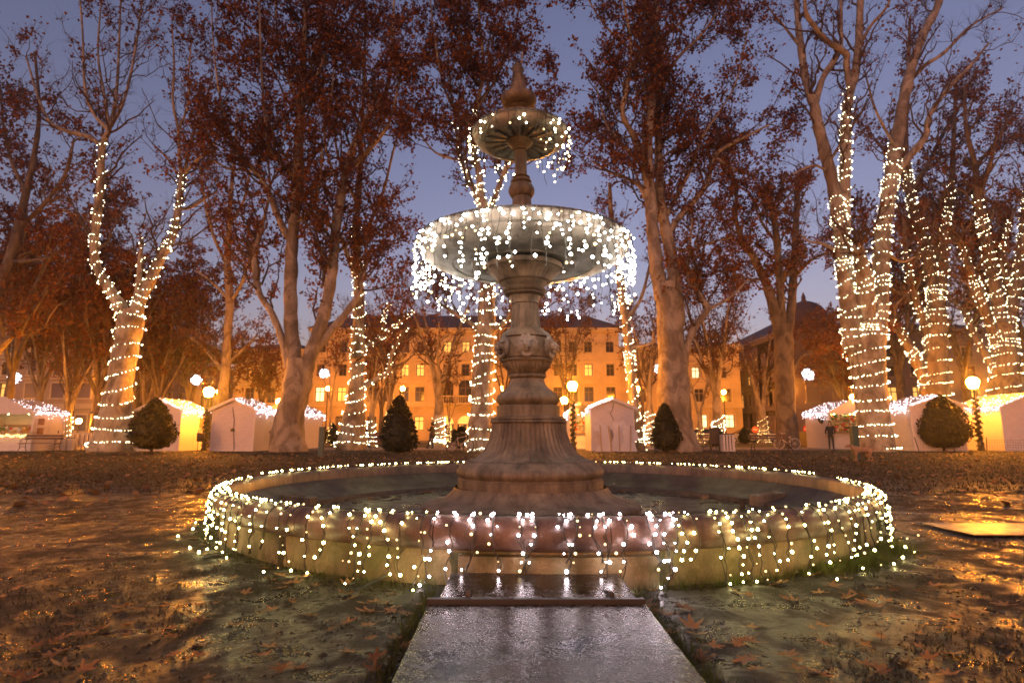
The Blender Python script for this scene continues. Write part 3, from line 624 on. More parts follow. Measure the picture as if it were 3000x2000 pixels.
T('plane_tree', 37, [
 [(808,1022,37),(812,980,28),(818,900,18),(822,820,15),(824,740,13.5),(824,660,12),(820,580,11),(818,500,9),(825,420,8),(830,330,6),(835,200,4),(840,20,3)],
 [(832,802,5.5),(870,778,4.8),(900,755,4.2),(930,730,3.2),(950,713,2.2)], [(882,772,3.4),(882,730,2.6),(895,695,1.9)],
 [(832,888,6.5),(870,868,5.4),(893,850,4.6),(898,815,4.2),(915,785,3.4),(932,755,2.4)], [(820,645,7),(800,590,6),(780,540,5),(745,510,4.5),(720,490,3.2),(700,460,2.2)],
 [(820,570,5),(850,510,4.4),(880,440,3.6),(900,360,2.6),(920,280,1.6)], [(822,470,4.5),(790,400,3.8),(770,320,2.8),(775,220,1.8)], [(828,380,4.2),(860,320,3.4),(885,230,2.5),(905,120,1.6)], [(832,300,4),(800,220,3),(790,100,2)]],
 'slimmer plane tree whose trunk and two side branches are wound with fairy lights',
 [(0,0,.48),(1,0,1),(2,0,1),(3,0,1)], 'fairy lights wound round the trunk with two bent side branches left of the cone shrub', pitch=.55, n1=5, n2=6, n3=4, leaf=.75, l1=(2,4))
T('plane_tree', 33.5, [
 [(1105,1037,34),(1105,990,28),(1108,900,25),(1112,820,23),(1116,740,21),(1120,660,18),(1122,580,15),(1115,500,13),(1108,460,11)],
 [(1112,495,8),(1090,440,7),(1072,400,6),(1055,350,4),(1045,280,3),(1030,150,2)], [(1108,475,9),(1100,400,8),(1090,350,7),(1092,260,6),(1110,160,5),(1100,30,3),(1098,-80,2)],
 [(1120,500,7),(1145,430,6),(1160,390,5),(1175,350,3.5),(1190,250,2.5),(1200,120,1.6)], [(1112,762,7),(1070,735,5),(1030,710,4),(1000,690,3)], [(1125,762,6),(1160,740,5),(1175,715,4)],
 [(1092,300,4),(1050,260,3.5),(1020,200,3),(1000,100,2.2),(985,-30,1.5)], [(1095,250,4),(1140,180,3.4),(1180,80,2.4),(1200,-40,1.5)], [(1105,180,3.5),(1060,90,2.6),(1040,-40,1.6)], [(1165,385,3.5),(1220,330,2.8),(1270,250,2)], [(1060,370,3),(1000,350,2.4),(960,300,1.6)]],
 'plane tree directly behind the fountain, wound with fairy lights to its high fork',
 [(0,0,1),(1,0,.62),(2,0,.38),(3,0,.62),(4,0,1),(5,0,1)], 'fairy lights wound round the tree that rises behind the fountain bowls', pitch=.55, n1=6.5, n2=8, n3=4, leaf=1.0, l1=(2.4,4.8))
T('plane_tree', 33.5, [
 [(1562,1042,50),(1556,1000,41),(1552,960,37),(1548,900,37),(1545,850,33),(1542,800,32),(1540,740,32),(1538,690,31),(1536,650,26)],
 [(1522,690,20),(1510,620,17),(1502,560,16),(1497,500,15),(1492,440,14),(1488,380,13),(1490,300,11),(1500,220,9),(1502,120,7),(1510,0,5),(1512,-90,4)],
 [(1550,700,18),(1548,630,16),(1540,580,15),(1528,520,13),(1518,460,12),(1514,380,11),(1512,300,9),(1508,240,9),(1516,160,8),(1510,60,6),(1500,-80,4)],
 [(1490,390,8),(1465,330,7.5),(1448,300,7),(1430,260,6.5),(1440,200,5.5),(1450,110,4),(1430,-10,3)],
 [(1532,540,8.5),(1560,500,7.5),(1595,460,6.5),(1625,420,5.5),(1640,360,5),(1680,330,4),(1720,310,3),(1770,285,2)],
 [(1525,505,6),(1560,440,5),(1590,380,4.2),(1610,320,3.5),(1650,260,2.6),(1690,190,1.8),(1720,60,1.4)],
 [(1492,480,5),(1470,430,4.5),(1440,410,4),(1400,395,3.4),(1360,370,2)], [(1490,400,5),(1455,360,4.5),(1420,320,3.5),(1390,280,2.5),(1370,200,1.6)],
 [(1572,895,8),(1572,830,9),(1580,785,8.5),(1600,745,7.5),(1625,712,7),(1615,690,6),(1595,660,5),(1580,640,4),(1585,560,3),(1590,500,2)],
 [(1545,570,4),(1590,575,4),(1620,560,3),(1680,545,2)], [(1500,220,5),(1470,140,3.6),(1390,60,2.4),(1340,-20,1.6)], [(1514,200,5),(1560,130,4),(1620,70,3),(1680,-30,2)], [(1510,100,4),(1580,30,3),(1610,-70,2)], [(1640,360,3.4),(1690,390,2.6),(1730,400,1.8)], [(1625,712,4),(1680,680,3),(1720,640,2)]],
 'largest unlit plane tree with smooth pale trunk, double stem and bent side limb', n1=6.5, n2=8, n3=4, leaf=1.0, lsize=.17, l1=(2.4,5), rmax=.36)
T('plane_tree', 40, [
 [(1808,1018,25),(1806,960,22),(1803,880,21),(1800,800,21),(1800,745,19)],
 [(1790,770,12),(1775,700,11),(1755,640,10),(1730,590,8),(1705,550,7),(1690,500,5),(1690,430,4),(1670,360,2.5)],
 [(1798,745,9),(1790,640,8.5),(1785,560,8),(1775,480,7.5),(1772,468,7)], [(1808,765,12),(1818,700,10),(1822,640,9),(1826,560,8),(1830,480,7),(1832,430,6.5)],
 [(1815,862,5),(1830,830,4.5),(1845,815,3.5),(1880,800,2.5),(1920,790,1.6)], [(1755,640,4),(1710,640,3),(1660,610,2)], [(1822,640,4),(1860,600,3),(1900,580,2)], [(1785,560,4),(1750,510,3),(1720,440,2)]],
 'dark pollarded plane tree with cut off upright stems behind the right bench', mat='bark2', n1=6, n2=6, n3=4, leaf=1.0, l1=(1.6,3.4))
T('plane_tree', 33.5, [
 [(2012,1038,45),(2010,1000,37),(2004,940,33),(1998,880,34),(1992,820,38),(1988,765,42)],
 [(1965,810,24),(1952,720,20),(1944,650,18),(1938,580,17),(1930,520,16),(1920,460,15),(1908,400,14),(1890,330,13),(1875,270,12),(1868,222,10)],
 [(1992,790,20),(1988,700,19),(1985,640,18),(1975,590,14),(1968,556,8)],
 [(2012,800,20),(2018,720,19),(2020,650,19),(2024,600,18),(2028,540,17),(2038,470,16),(2048,400,15),(2058,340,15),(2068,280,14),(2080,210,13),(2098,140,11),(2125,70,10),(2155,10,9),(2170,-80,7)],
 [(1938,565,13),(1942,490,12),(1940,420,12),(1942,350,12),(1944,270,12),(1950,220,11),(1962,180,10),(1972,110,9),(1975,30,8),(1980,-90,6)],
 [(1866,240,9),(1850,180,9),(1840,110,8.5),(1832,40,7),(1828,-70,5)], [(1872,240,8),(1890,180,7.5),(1915,140,7),(1930,110,5.5),(1932,60,4),(1930,-60,3)],
 [(1952,205,8),(1944,150,7),(1942,122,7),(1900,95,6.5),(1870,60,6),(1850,25,5),(1848,-50,3.5)],
 [(2045,425,10),(2080,370,8.5),(2110,335,8),(2128,310,7),(2130,280,5.5),(2150,240,5),(2190,190,4.5),(2230,150,3.5),(2270,100,2.2)],
 [(2062,350,4),(2040,310,3.2),(2010,250,2.6),(1990,180,2)], [(2095,180,6),(2125,150,5),(2170,120,4),(2230,60,3),(2300,20,2)],
 [(1915,572,4),(1890,560,3.5),(1860,555,2.5),(1840,540,1.6)], [(2035,580,4),(2070,600,3.5),(2100,590,2.5)], [(1972,110,4.5),(2000,60,3.6),(2040,10,2.6),(2060,-60,1.8)], [(1840,110,4),(1800,60,3),(1760,10,2),(1740,-50,1.5)], [(1908,400,3),(1870,380,2.5),(1820,400,1.8)], [(1900,380,3.4),(1930,330,2.6),(1945,290,1.6)]],
 'huge multi stemmed plane tree at right, wound with fairy lights and nearly leafless',
 [(0,.02,1),(1,0,.58),(2,0,1),(3,0,.48),(4,.0,.52)], 'dense fairy lights wound round the huge multi stemmed tree at right', pitch=.56, gap=.17, n1=3.5, n2=6, n3=4, leaf=.22, l1=(1.8,4), up=.3)
T('plane_tree', 44, [
 [(2148,925,32),(2148,860,27),(2150,800,24),(2150,740,21),(2150,690,17)],
 [(2148,705,14),(2140,640,13),(2128,580,12),(2112,520,11),(2095,470,10),(2085,400,9),(2078,300,7),(2085,180,5),(2090,40,3)], [(2155,705,11),(2165,640,10),(2168,580,9),(2172,520,8),(2185,430,7),(2190,330,5),(2195,200,3)],
 [(2130,885,12),(2105,830,11),(2085,790,10),(2062,755,8),(2040,730,6)], [(2138,795,9),(2118,730,9),(2100,680,8),(2085,620,7),(2080,570,6),(2075,500,4)], [(2090,440,6),(2130,380,5),(2170,300,4),(2220,220,3)], [(2090,430,5),(2050,370,4),(2010,320,3)]],
 'dark crowned tree behind the right huts with four stems wound in fairy lights',
 [(0,.1,1),(1,0,.5),(2,0,.55),(3,0,1),(4,0,.8)], 'fairy lights wound round the four stems above the white hut roof', pitch=.6, gap=.18, mat='bark2', n1=6, n2=6, n3=4, leaf=.8, lsize=.2, l1=(2,4.5))
T('plane_tree', 42, [
 [(2312,930,35),(2310,860,28),(2308,800,25),(2305,745,22)],
 [(2300,765,14),(2292,690,13),(2278,620,12),(2265,550,11),(2252,490,9),(2245,450,8),(2240,380,6),(2220,300,5),(2215,200,3)], [(2247,458,6),(2260,420,5),(2275,380,4),(2290,300,3)],
 [(2312,765,13),(2330,690,12),(2342,620,11),(2350,540,9),(2358,440,7),(2370,300,4)], [(2296,805,11),(2268,730,10),(2245,660,9),(2225,610,7),(2205,560,5)], [(2290,855,8),(2250,790,7),(2225,740,6),(2210,700,5)], [(2240,385,4),(2290,320,3.4),(2330,240,2.5)], [(2330,690,5),(2300,600,4),(2318,510,3)]],
 'tree at the far right edge with spreading stems wound in fairy lights',
 [(0,.1,1),(1,0,.55),(3,0,.7),(4,0,1),(5,0,1),(7,0,1)], 'fairy lights wound round the spreading stems at the right edge', pitch=.58, gap=.17, mat='bark2', n1=6, n2=6, n3=4, leaf=.8, l1=(2,4.5))
T('plane_tree', 38, [
 [(-60,1040,30),(-50,900,20),(-30,760,14),(5,650,13),(25,590,12),(43,525,11),(60,440,8),(80,350,6),(90,250,4),(80,120,3)], [(43,525,6),(100,470,5),(150,400,4),(170,320,2.6)], [(20,600,5),(60,600,4),(120,590,3)], [(60,440,5),(30,380,4),(10,300,3),(0,200,2)], [(-40,850,10),(0,800,8),(33,760,7.5),(50,720,6),(70,680,5),(110,600,3)]],
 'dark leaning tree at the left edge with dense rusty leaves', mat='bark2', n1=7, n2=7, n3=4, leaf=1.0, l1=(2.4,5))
T('plane_tree', 48, [
 [(505,1010,14),(512,900,12),(518,850,10.5),(522,770,9),(528,690,9),(522,600,8),(525,540,7),(530,450,5),(540,350,4),(545,250,2.4)], [(526,700,4),(560,640,3.4),(580,560,2.6)], [(522,610,4.4),(490,540,3.6),(470,460,2.8),(460,380,2)], [(526,520,4),(560,460,3.2),(575,390,2)], [(528,690,4),(490,650,3),(450,620,2)], [(518,840,4),(560,800,3.2),(590,770,2)], [(516,860,4),(470,800,3.4),(430,770,2.4)]],
 'slender leafy tree with straight bare stem behind the hut with the yellow wall', n1=7, n2=6, n3=4, leaf=.9, l1=(1.8,4))
def generic(x, y, H, r, nl, spread, label, clear=.3, lean=0, lit=None, litlabel=None, litmat='treebulb', group='park trees standing further back', litgroup='fairy lights wound round the tree trunks', pitch=.4, gap=.2, **k):
    hz = H*clear; tr = np.array([(x+lean*t*hz*.2, y, -.1+t*(hz+.1)) for t in np.linspace(0,1,8)]); rad = np.linspace(r*1.25, r*.8, 8); rad[0] *= 1.3; L = [(tr, rad)]
    for q in range(nl):
        a = 2*math.pi*(q+random.random()*.6)/nl; sp = spread*random.uniform(.6,1.1); z0 = hz*random.uniform(.75,1); top = H*random.uniform(.75,1); t = np.linspace(0,1,9)[:,None]
        p0 = np.array([x+lean*hz*.2, y, z0]); P = p0 + t**1.1*np.array([[math.cos(a)*sp, math.sin(a)*sp, 0]]) + t**.9*np.array([[0,0,top-z0]]); w = np.cumsum(rng.normal(0,.045*H/9,(9,3)),0); w -= w[:1]; P = P+w
        L.append((P, np.linspace(r*.5, r*.08, 9)))
    build_tree('plane_tree', L, label, group, rmax=r*.6, S=8, **k)
    if lit: wrap(litlabel, L, lit, pitch, gap, litmat, .03, litgroup)
def bx(px, Y): return (px-1500)/FPX*Y*1.0
for i, (px, Y, H, lf, lab) in enumerate([
    (120, 52, 17, 1.0, 'broad rusty leafed tree in the dark behind the stall at the left edge'), (290, 47, 15, 1.0, 'rusty leafed tree glowing orange right behind the lit forked tree'),
    (470, 52, 16, 1.0, 'orange leafed tree behind the left cone shrub'), (560, 58, 14, .8, 'thin leafy tree between the two left buildings'), (30, 46, 22, 1.0, 'tall dense dark crown filling the left edge'), (215, 58, 19, 1.0, 'tall rusty crown behind the stall and the lit short trunk'), (395, 62, 18, 1.0, 'tall rusty crown seen between the forks of the left lit tree')]):
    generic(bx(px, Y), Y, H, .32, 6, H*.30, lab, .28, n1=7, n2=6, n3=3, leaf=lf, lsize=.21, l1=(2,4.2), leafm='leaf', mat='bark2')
for i, (px, Y, H, lab) in enumerate([(2640, 54, 25, 'tall dark crown behind the huge lit tree'), (2830, 56, 27, 'tallest dark crown between the two lit trees at right'), (3020, 50, 24, 'dark crown rising at the right edge'), (2480, 58, 13, 'rusty leafed tree in front of the domed corner house')]):
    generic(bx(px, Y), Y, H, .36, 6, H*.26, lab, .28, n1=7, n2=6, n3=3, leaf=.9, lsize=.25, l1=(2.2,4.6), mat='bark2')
for px, Y, H, r, lab in [(770, 62, 11, .2, 'bare spreading tree before the left wing of the long building'), (1120, 58, 13, .22, 'thin half bare tree left of the building entrance'), (1660, 56, 14, .25, 'orange leafed tree right of the fountain before the facade'), (1880, 60, 15, .22, 'half bare tree between the fountain and the pale trunk'), (2095, 54, 17, .26, 'dark spreading tree before the right wing of the facade'), (1480, 60, 15, .22, 'half bare tree hidden partly by the fountain shaft'), (660, 56, 10, .14, 'small thin tree behind the roof of the middle left hut')]:
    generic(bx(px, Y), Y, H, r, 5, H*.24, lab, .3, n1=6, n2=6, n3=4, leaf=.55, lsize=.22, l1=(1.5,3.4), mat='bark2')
for px, Y, H, r, top, mt, lab, lab2 in [
    (208, 46, 9, .33, .8, 'treebulb', 'small leafless tree beside the left stall', 'fairy lights on the short trunk between the stall and the forked tree'),
    (432, 54, 12, .3, .9, 'treebulb', 'small bare tree just left of the left cone shrub', 'fairy lights on the trunk peeping out left of the cone shrub'),
    (1287, 44, 12, .40, .62, 'treebulb', 'tree beside the standing person', 'fairy lights on the trunk beside the standing person'),
    (1092, 46, 9, .28, .75, 'treebulb', 'small forked tree beside the dark parked car', 'fairy lights on the small forked tree by the dark car'),
    (1900, 47, 11, .38, .8, 'treebulb', 'straight tree between the white hut and the pale trunk', 'close rows of fairy lights on the trunk right of the white hut'),
    (2045, 52, 9, .22, .6, 'farbulb', 'small leaning tree left of the two bright windows', 'amber lights on the leaning trunk left of the bright windows'),
    (2098, 48, 13, .42, .6, 'treebulb', 'dark tree rising behind the sign board', 'fairy lights in two bands on the trunk behind the sign board'),
    (2228, 58, 12, .38, .7, 'farbulb', 'pale forked tree in front of the grey corner building', 'amber lights on the pale forked trunk near the archway'),
    (972, 50, 12, .10, .5, 'farbulb', 'thin straight tree behind the small cone shrub', 'amber lights on the thin stem above the small cone shrub'),
    (1318, 58, 7, .10, .95, 'farbulb', 'sapling in front of the building doors', 'amber lights on the sapling in front of the doors'),
    (1142, 52, 12, .25, .8, 'farbulb', 'tree peeping out behind the tall cone shrub', 'amber lights on the trunk behind the tall cone shrub')]:
    generic(bx(px, Y), Y, H, r, 4, H*.22, lab, .30, n1=5, n2=5, n3=4, leaf=.3, lsize=.2, l1=(1.2,2.8), lit=[(0, .03, top)], litlabel=lab2, litmat=mt, pitch=.30, gap=.15, group='small trees with lit trunks')
L = survey([[(1462,1035,20),(1458,950,11),(1450,860,10),(1440,760,9.5),(1430,690,9),(1420,600,8),(1405,500,6),(1400,420,4)], [(1436,735,5),(1470,690,4),(1490,620,3),(1500,560,2)], [(1445,800,4),(1490,790,3),(1530,770,2)], [(1422,620,4),(1390,560,3),(1370,480,2)]], 36, [0,1,-1,1])
build_tree('plane_tree', L, 'slim tree beside the white hut right of the fountain', n1=6, n2=6, n3=4, leaf=.5, l1=(1.4,3.2)); wrap('fairy lights spiralling up the slim tree behind the white cutouts', L, [(0,0,.66)], .5, .17)
# ------------------------------------------------------------------ buildings
def zat(py, Y): a, b, c = ray(1500, py); return CAMZ + c*Y/b
def xat(px, py, Y): return at(px, py, Y).x
class WB(MB):
    def __init__(s, f): super().__init__(); s.F = f
    def cb(s, u0, u1, v0, v1, d0, d1):
        return s.add([s.F(u, v, d) for d in (d0, d1) for u, v in ((u0,v0),(u1,v0),(u1,v1),(u0,v1))], [(0,1,2,3),(7,6,5,4),(0,4,5,1),(1,5,6,2),(2,6,7,3),(3,7,4,0)])
    def pane(s, pts, d): return s.add([s.F(u, v, d) for u, v in pts], [tuple(range(len(pts)))])
def archpts(u0, u1, v1, n=10):
    r = (u1-u0)/2; return [((u0+u1)/2 + r*math.cos(math.pi*i/n), v1 - r + r*math.sin(math.pi*i/n)) for i in range(n+1)]
def wall_cells(w, u0, u1, v0, v1, ops, rec=.32):
    us = sorted({u0, u1, *[o[0] for o in ops], *[o[1] for o in ops]}); vs = sorted({v0, v1, *[o[2] for o in ops], *[o[3] for o in ops]})
    us = [u for u in us if u0 <= u <= u1]; vs = [v for v in vs if v0 <= v <= v1]
    for j in range(len(vs)-1):
        run = None
        for i in range(len(us)-1):
            uc = (us[i]+us[i+1])/2; vc = (vs[j]+vs[j+1])/2; hole = any(o[0] < uc < o[1] and o[2] < vc < o[3] for o in ops)
            if not hole and run is None: run = us[i]
            if hole and run is not None: w.pane([(run,vs[j]),(us[i],vs[j]),(us[i],vs[j+1]),(run,vs[j+1])], 0); run = None
        if run is not None: w.pane([(run,vs[j]),(us[-1],vs[j]),(us[-1],vs[j+1]),(run,vs[j+1])], 0)
    for o in ops:
        a, b, c, d = o[:4]; F = w.F
        if len(o) > 4 and o[4]:
            ar = archpts(a, b, d); loop = [(b,c)] + ar + [(a,c)]
            half = len(ar)//2
            w.add([F(b,d,0)]+[F(u,v,0) for u,v in ar[:half+1]], [tuple(range(half+2))]); w.add([F(a,d,0)]+[F(u,v,0) for u,v in ar[half:]], [tuple(range(len(ar)-half+1))])
        else: loop = [(a,c),(b,c),(b,d),(a,d)]
        n = len(loop); w.add([F(u,v,0) for u,v in loop]+[F(u,v,-rec) for u,v in loop], [(i,(i+1)%n,n+(i+1)%n,n+i) for i in range(n)])
def window(root, F, o, lit, trim, hood=0, frame='winframe'):
    a, b, c, d = o[:4]; ar = len(o) > 4 and o[4]; w = WB(F); t = .16
    if not ar: w.cb(a-t, a-.003, c, d, .0, .07); w.cb(b+.003, b+t, c, d, .0, .07); w.cb(a-t, b+t, d+.003, d+t, .0, .08)
    else:
        oa = archpts(a-t, b+t, d+t); ia = archpts(a, b, d)
        for i in range(10): w.add([F(u,v,e) for e in (0,.08) for u,v in (oa[i],oa[i+1],ia[i+1],ia[i])], [(4,5,6,7),(0,1,5,4),(2,3,7,6)])
    w.cb(a-.25, b+.25, c-.18, c-.003, .0, .16)
    if hood == 1: w.cb(a-.3, b+.3, d+.42, d+.58, .0, .22)
    if hood == 2:
        m_ = (a+b)/2; w.add([F(u,v,e) for e in (0,.2) for u,v in ((a-.35,d+.4),(b+.35,d+.4),(m_,d+.95))], [(3,4,5),(0,1,4,3),(1,2,5,4),(2,0,3,5)])
    win = w.build('window', trim, root)
    s = WB(F); f = .09; m_ = (a+b)/2; h = c + (d-c)*.66
    for u in (a+f/2, m_, b-f/2): s.cb(u-f/2, u+f/2, c, d - (0 if not ar or u == m_ else (b-a)/2), -.26, -.20)
    for v in (c+f/2, h, d-f/2): 
        if not (ar and v > h): s.cb(a+f+.002, b-f-.002, v-f/2, v+f/2, -.255, -.205)
    s.build('sash', M[frame], win)
    p = WB(F); p.pane([(b,c)]+archpts(a,b,d)+[(a,c)] if ar else [(a,c),(b,c),(b,d),(a,d)], -.24); p.build('pane', lit, win)
def courses(w, u0, u1, v0, v1, pitch, ops, d=.05, gap=.09):
    v = v0
    while v < v1-.2:
        cuts = [u0]
        for o in sorted(ops):
            if o[2]-.2 < v+pitch and o[3]+.2 > v: cuts += [o[0]-.2, o[1]+.2]
        cuts.append(u1)
        for i in range(0, len(cuts)-1, 2):
            if cuts[i+1]-cuts[i] > .1: w.cb(cuts[i], cuts[i+1], v+gap/2, v+pitch-gap/2, .001, d)
        v += pitch
def building(label, F, org, u0, u1, levels, top, mat, trim, groundtop, lit=(), white=(), cat='building', bands=True, frame='winframe', roof=None, root=None, archs=(), doors=(), dark='glassdark'):
    """levels: list of (v0, v1, width, hood, [u centres])"""
    root = root or thing('apartment_building', org, label, cat); ops = []
    for li, (v0, v1, wd, hood, us) in enumerate(levels):
        for ui, u in enumerate(us): ops.append((u-wd/2, u+wd/2, v0, v1, (li, ui) in archs, li, ui, hood))
    w = WB(F); wall_cells(w, u0, u1, -.05, top, ops)
    w.pane([(u0,-.05),(u1,-.05),(u1,top),(u0,top)], -9.0); w.pane([(u0,top),(u1,top)], 0) if False else None
    for u in (u0, u1): w.add([F(u,-.05,0),F(u,-.05,-9),F(u,top,-9),F(u,top,0)], [(0,1,2,3)])
    w.build('wall', M[mat], root)
    for o in ops:
        k = (o[5], o[6])
        if k in doors: continue
        window(root, F, o, M['glasslit'] if k in lit else M['glasswhite'] if k in white else M[dark], M[trim], o[7], frame)
    for k in doors:
        o = [x for x in ops if (x[5], x[6]) == k][0]; a, b, c, d = o[:4]; v = c+(d-c)*.64; s = WB(F); s.cb(a, b, v-.08, v+.08, -.26, -.16)
        for x0, x1 in ((a+.02, (a+b)/2-.02), ((a+b)/2+.02, b-.02)):
            s.cb(x0, x1, c, v-.08, -.25, -.20); s.cb(x0+.12, x1-.12, c+.2, c+.9, -.2, -.17)
        dr = s.build('door', M['wood'], root); p = WB(F)
        for x0, x1 in ((a+.02, (a+b)/2-.02), ((a+b)/2+.02, b-.02)):
            for z0, z1 in ((c+1.25, c+1.75), (c+1.95, v-.2)): p.pane([(x0+.2,z0),(x1-.2,z0),(x1-.2,z1),(x0+.2,z1)], -.19)
        p.build('door_glass', M['glasslit'], dr); p = WB(F); p.pane([(b,v)]+archpts(a,b,d)+[(a,v)], -.24); p.build('fanlight', M['glasslit'], dr)
    t = WB(F); courses(t, u0+.02, u1-.02, .9, groundtop-.3, .46, ops) if bands else None
    if bands:
        t.cb(u0-.05, u1+.05, -.05, .85, .001, .14); put(t.build('stone_courses', M[mat], root), kind='stuff')
    c = WB(F); c.cb(u0-.12, u1+.12, groundtop-.25, groundtop+.1, .001, .22); c.cb(u0-.1, u1+.1, groundtop+.13, groundtop+.3, .001, .12); c.build('string_course', M[trim], root)
    c = WB(F); c.cb(u0-.35, u1+.35, top-.45, top-.22, .001, .40); c.cb(u0-.5, u1+.5, top-.2, top+.12, .001, .62); put(c.build('cornice', M[trim], root), kind=None)
    return root
def hip(root, F, u0, u1, v, h, depth, ov=.7, inset=None, mat='tileroof'):
    a, b, d0, d1 = u0-ov, u1+ov, ov, -depth; i = inset if inset is not None else depth*.6; m = WB(F); dm = (d0+d1)/2
    m.add([F(a,v,d0),F(b,v,d0),F(b,v,d1),F(a,v,d1),F(a+i,v+h,dm),F(b-i,v+h,dm)], [(0,1,5,4),(1,2,5),(2,3,4,5),(3,0,4),(0,3,2,1)]); return m.build('roof', M[mat], root)
YB = 75
def Fc(u, v, d): return Vector((u, YB-d, v))
X_ = lambda px: (px-1500)/FPX*YB*1.005
cx = [X_(p) for p in (940, 1004, 1049, 1094, 1140, 1186, 1231, 1310, 1364, 1418, 1497, 1542, 1588, 1634, 1679, 1724, 1788)]
zz = lambda py: zat(py, YB)
cL, cR = X_(912), X_(1815)
B = building('long ochre palace with arched balcony windows and doors behind the fountain', Fc, (X_(1364), YB, 0), cL, cR,
  [(zz(1260), zz(1219), 1.25, 0, [cx[i] for i in (0,1,3,4,5,6,10,11,12,13,14,15,16)]), (.15, zz(1217), 1.9, 0, cx[7:10]), (zz(1176), zz(1133), 1.2, 2, [cx[i] for i in range(17) if i not in (7,8,9)]), (zz(1180), zz(1112), 1.75, 0, cx[7:10]), (zz(1101), zz(1066), 1.05, 1, cx), (zz(1032), zz(1000), 1.05, 0, cx)],
  zz(964), 'facade', 'trim', zz(1186), lit={(0,5),(4,6),(4,5),(5,7),(5,8),(4,15),(2,1)}, white={(2,0)}, archs={(1,0),(1,1),(1,2),(3,0),(3,1),(3,2)}, doors=[(1,0),(1,1),(1,2)])
hip(B, Fc, cL, cR, zz(962), zz(906)-zz(962)+.6, 15, inset=4)
for i in (7, 8, 9):                                   # balconies below the arched windows
    w = WB(Fc); u = cx[i]; v = zz(1180); w.cb(u-1.1, u+1.1, v-.25, v-.05, .13, .75); w.cb(u-1.1, u+1.1, v+.78, v+.92, .5, .72)
    for k in range(10): w.cb(u-1.0+k*.215, u-.93+k*.215, v-.05, v+.78, .57, .66)
    w.build('balcony', M['trim'], B)
m = WB(Fc)
for x in (X_(1000), X_(1210), X_(1560), X_(1700)): m.cb(x-.6, x+.6, zz(935), zz(896), -7.5, -6.5)
for k in range(4): m2 = None
for x in (X_(1030), X_(1240), X_(1530), X_(1690)): w = WB(Fc); w.cb(x-.5, x+.5, zz(940), zz(895), -7.6, -6.6); w.cb(x-.62, x+.62, zz(895), zz(895)+.2, -7.7, -6.5); w.build('chimney', M['facade2'], B)
def Fw(u, v, d): return Vector((u, YB+1.2-d, v))
lw = building('lower left wing of the ochre palace behind the middle hut', Fw, (X_(790), YB+1.2, 0), X_(675), cL-.03, [(zz(1260), zz(1219), 1.25, 0, [X_(p) for p in (724, 788, 850)]), (zz(1178), zz(1134), 1.2, 2, [X_(p) for p in (724, 788, 850)]), (zz(1101), zz(1066), 1.05, 1, [X_(p) for p in (724, 788, 850)])], zz(1022), 'facade', 'trim', zz(1186), lit={(2,0),(0,2)})
hip(lw, Fw, X_(675), cL-.7, zz(1020), zz(980)-zz(1022), 13, inset=6)
rw = building('lower right wing of the ochre palace with two bright ground floor windows', Fw, (X_(1990), YB+1.2, 0), cR+.03, X_(2178), [(zz(1252), zz(1213), 1.3, 0, [X_(p) for p in (1884, 1950, 2060, 2139)]), (.15, zz(1218), 1.5, 0, [X_(2012)]), (zz(1176), zz(1136), 1.25, 0, [X_(p) for p in (1884, 1950, 2054, 2134)]), (zz(1105), zz(1072), 1.05, 1, [X_(p) for p in (1884, 1950, 2047, 2127)])], zz(1016), 'facade', 'trim', zz(1188), white={(0,2),(0,3),(3,2)}, doors=[(1,0)], frame='winframew')
hip(rw, Fw, cR+.7, X_(2178), zz(1018), zz(985)-zz(1020), 13, inset=5)
w = WB(Fw); a_, b_ = X_(2100), X_(2182); w.cb(a_, b_, zz(1026)+.15, zz(1004), -.5, .45); w.build('parapet', M['trim'], rw)
# right corner house: one front towards the camera, one side running away along the street
XR, YR = 32.0, 66.0
zr = lambda py: zat(py, YR)
def Fr(u, v, d): return Vector((u, YR-d, v))
def Fs(u, v, d): return Vector((XR-d, u, v))
us = [XR+2.2+i*3.0 for i in range(9)]
cr = building('dark corner house with a round dome at right', Fr, (XR+3, YR, 0), XR, XR+29, [(zr(1262), zr(1215), 1.3, 0, us), (zr(1176), zr(1132), 1.35, 1, us), (zr(1103), zr(1072), 1.3, 1, us), (zr(1045), zr(1016), 1.2, 0, us)], zr(965), 'facade2', 'trim2', zr(1190), lit={(3,1),(3,2),(2,1),(2,2),(1,3),(1,4),(3,0),(1,6),(2,5)})
vs_ = [YR+2.0+i*2.6 for i in range(14)]
building('', Fs, None, YR+.02, YR+40, [(zr(1262), zr(1215), 1.1, 0, vs_[:4]+vs_[5:]), (.1, zr(1200), 1.8, 0, vs_[4:5]), (zr(1176), zr(1132), 1.1, 1, vs_), (zr(1103), zr(1072), 1.05, 1, vs_), (zr(1045), zr(1016), 1.0, 0, vs_)], zr(965), 'facade2', 'trim2', zr(1190), root=cr, lit={(0,1),(0,2),(2,1),(2,3),(2,7),(4,2),(4,3),(4,5),(3,4),(3,1),(2,5)}, archs={(1,0)})
hip(cr, Fr, XR+.3, XR+29, zr(962), 4.5, 40, inset=8)
m = MB(); cx0, cy0 = XR+3.3, YR+2.6; z0 = zr(962); m.lathe([(2.9,z0-.3),(2.9,z0+.5),(2.6,z0+.6)]+[(2.75*math.cos(t*math.pi/2/9), z0+.6+3.2*math.sin(t*math.pi/2/9)) for t in range(9)]+[(.25,z0+3.9),(.25,z0+4.3),(.05,z0+4.9)], 28, (cx0, cy0)); m.build('dome', M['tileroof'], cr, smooth=True)
